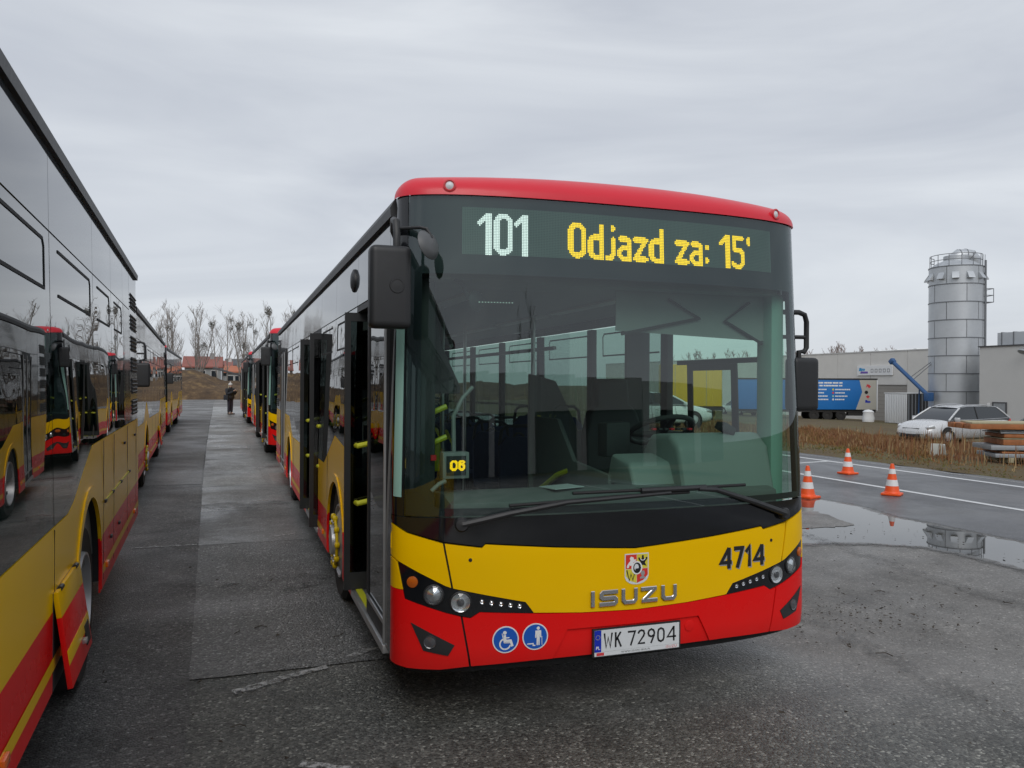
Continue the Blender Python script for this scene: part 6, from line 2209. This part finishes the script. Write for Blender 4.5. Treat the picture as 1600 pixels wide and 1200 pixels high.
# face: nose, eyes, hair line under the hat
mb = MB()
mb.lathe([(0.012, 0), (0.010, 0.02), (0.001, 0.028)], (0, -0.108, 1.535), (0, -1, -0.2), 8)
mb.build('nose', M['skin'], per)
for s in (1, -1):
    MB().lathe([(0.010, 0), (0.001, 0.006)], (s * 0.032, -0.106, 1.556), (0, -1, 0), 8).build('eye', M['ink'], per)
    for f in range(4):
        MB().tube([(s * 0.06, -0.42, 1.30 + f * 0.018), (s * 0.035, -0.455, 1.305 + f * 0.018), (s * 0.008, -0.452, 1.305 + f * 0.018)], 0.008, 6).build('finger', M['skin'], per)
    MB().tube([(s * 0.07, -0.40, 1.35), (s * 0.045, -0.435, 1.385)], 0.009, 6).build('thumb', M['skin'], per)
coat_pts = [(0, 0.0, 0.80, 0.30, 0.24), (0, 0.0, 1.02, 0.265, 0.215), (0, 0.0, 1.22, 0.225, 0.18), (0, 0.0, 1.36, 0.16, 0.12), (0, 0.0, 1.43, 0.085)]
coat_e = [(0, 1), (1, 2), (2, 3), (3, 4)]
for s in (1, -1):
    b = len(coat_pts)
    coat_pts += [(s * 0.22, 0.0, 1.34, 0.11), (s * 0.28, -0.03, 1.09, 0.10), (s * 0.15, -0.24, 1.20, 0.070), (s * 0.105, -0.34, 1.285, 0.055)]
    coat_e += [(3, b), (b, b + 1), (b + 1, b + 2), (b + 2, b + 3)]
skin('coat', coat_pts, coat_e, M['coat'], per)
MB().lathe([(0.085, 1.40), (0.105, 1.42), (0.11, 1.46), (0.09, 1.475)], (0, 0, 0), (0, 0, 1), 16).build('collar', M['coat'], per, smooth=60)
tp_ = [(0, 0, 0.94, 0.14)]
te_ = []
for s in (1, -1):
    b = len(tp_)
    tp_ += [(s * 0.09, 0, 0.84, 0.105), (s * 0.10, -0.01, 0.48, 0.085), (s * 0.105, 0.01, 0.12, 0.072)]
    te_ += [(0, b), (b, b + 1), (b + 1, b + 2)]
    MB().lathe([(0.001, 0), (0.055, 0.005), (0.062, 0.04), (0.055, 0.09), (0.058, 0.16)], (s * 0.105, 0.01, 0.0), (0, 0, 1), 12).build('boot', M['boot'], per, smooth=60)
    MB().box((s * 0.108, -0.10, 0.04), (0.10, 0.20, 0.075)).build('boot_toe', M['boot'], per, bevel=0.03, seg=3)
skin('trousers', tp_, te_, M['trousers'], per)
hat = MB().lathe([(0.104, 1.585), (0.108, 1.60), (0.106, 1.635), (0.095, 1.67), (0.06, 1.70), (0.001, 1.712)], (0, -0.015, 0), (0, 0, 1), 18).build('hat', M['wool'], per, smooth=60)
MB().lathe([(0.001, 0), (0.034, 0.015), (0.04, 0.04), (0.030, 0.065), (0.001, 0.075)], (0, -0.015, 1.70), (0, 0, 1), 10).build('pompom', M['wool'], hat, smooth=60)
MB().tube([(-0.085, 0.03, 1.56), (-0.09, 0.02, 1.44), (-0.075, -0.06, 1.36)], [0.03, 0.03, 0.012], 8).build('hair', M['timber_pale'], per)
MB().tube([(0.085, 0.03, 1.56), (0.09, 0.02, 1.44), (0.075, -0.06, 1.36)], [0.03, 0.03, 0.012], 8).build('hair', M['timber_pale'], per)
MB().box((-0.27, 0.02, 0.93), (0.12, 0.30, 0.28)).build('shoulder_bag', M['coat'], per, bevel=0.04)
ph = MB().box((0, 0, 0), (0.15, 0.009, 0.075)).build('phone', M['ink_grey'], bevel=0.003)
ph.location = Matrix.Rotation(rad(48), 3, 'Z') @ Vector((0, -0.462, 1.335)) + Vector((-0.20, 45.6, 0.008))
ph.rotation_euler = (0, 0, rad(48))
tag(ph, 'small phone held out in both hands by the person', 'phone')

# ------------------------------------------------------------------ what stands behind the camera (mirrored in the glass)
bh = empty('yard_hall', (4.0, -34.0, 0.0))
tag(bh, 'beige hall with dark gates mirrored in the bus windscreen', 'building')
for q in range(9):
    x0 = -30 + q * 7
    MB().bx(x0 + 0.03, x0 + 6.97, -0.3, 0.0, 3.3, 6.2 - 0.18 * q).build('wall_panel', M['hall_wall'], bh)
    MB().bx(x0 + 0.03, x0 + 1.2, -0.3, 0.0, 0.0, 3.3).build('wall_panel', M['hall_wall'], bh)
    MB().bx(x0 + 1.2, x0 + 6.97, -0.35, -0.2, 0.0, 3.3).build('gate', M['hall_dark'], bh)
MB().bx(-30, 33, -20, -0.4, 0, 4.4).build('hall_body', M['hall_dark'], bh)
for k, (x, y, sc) in enumerate(((-1.5, -52, 1.25), (2.5, -54, 1.4))):
    plant_tree(2, (x + 10, y, 0), k, sc, 'slender tree mirrored high in the windscreen, %s one' % ('left' if k == 0 else 'right'), 'slender_tree', 'trees mirrored in the windscreen')
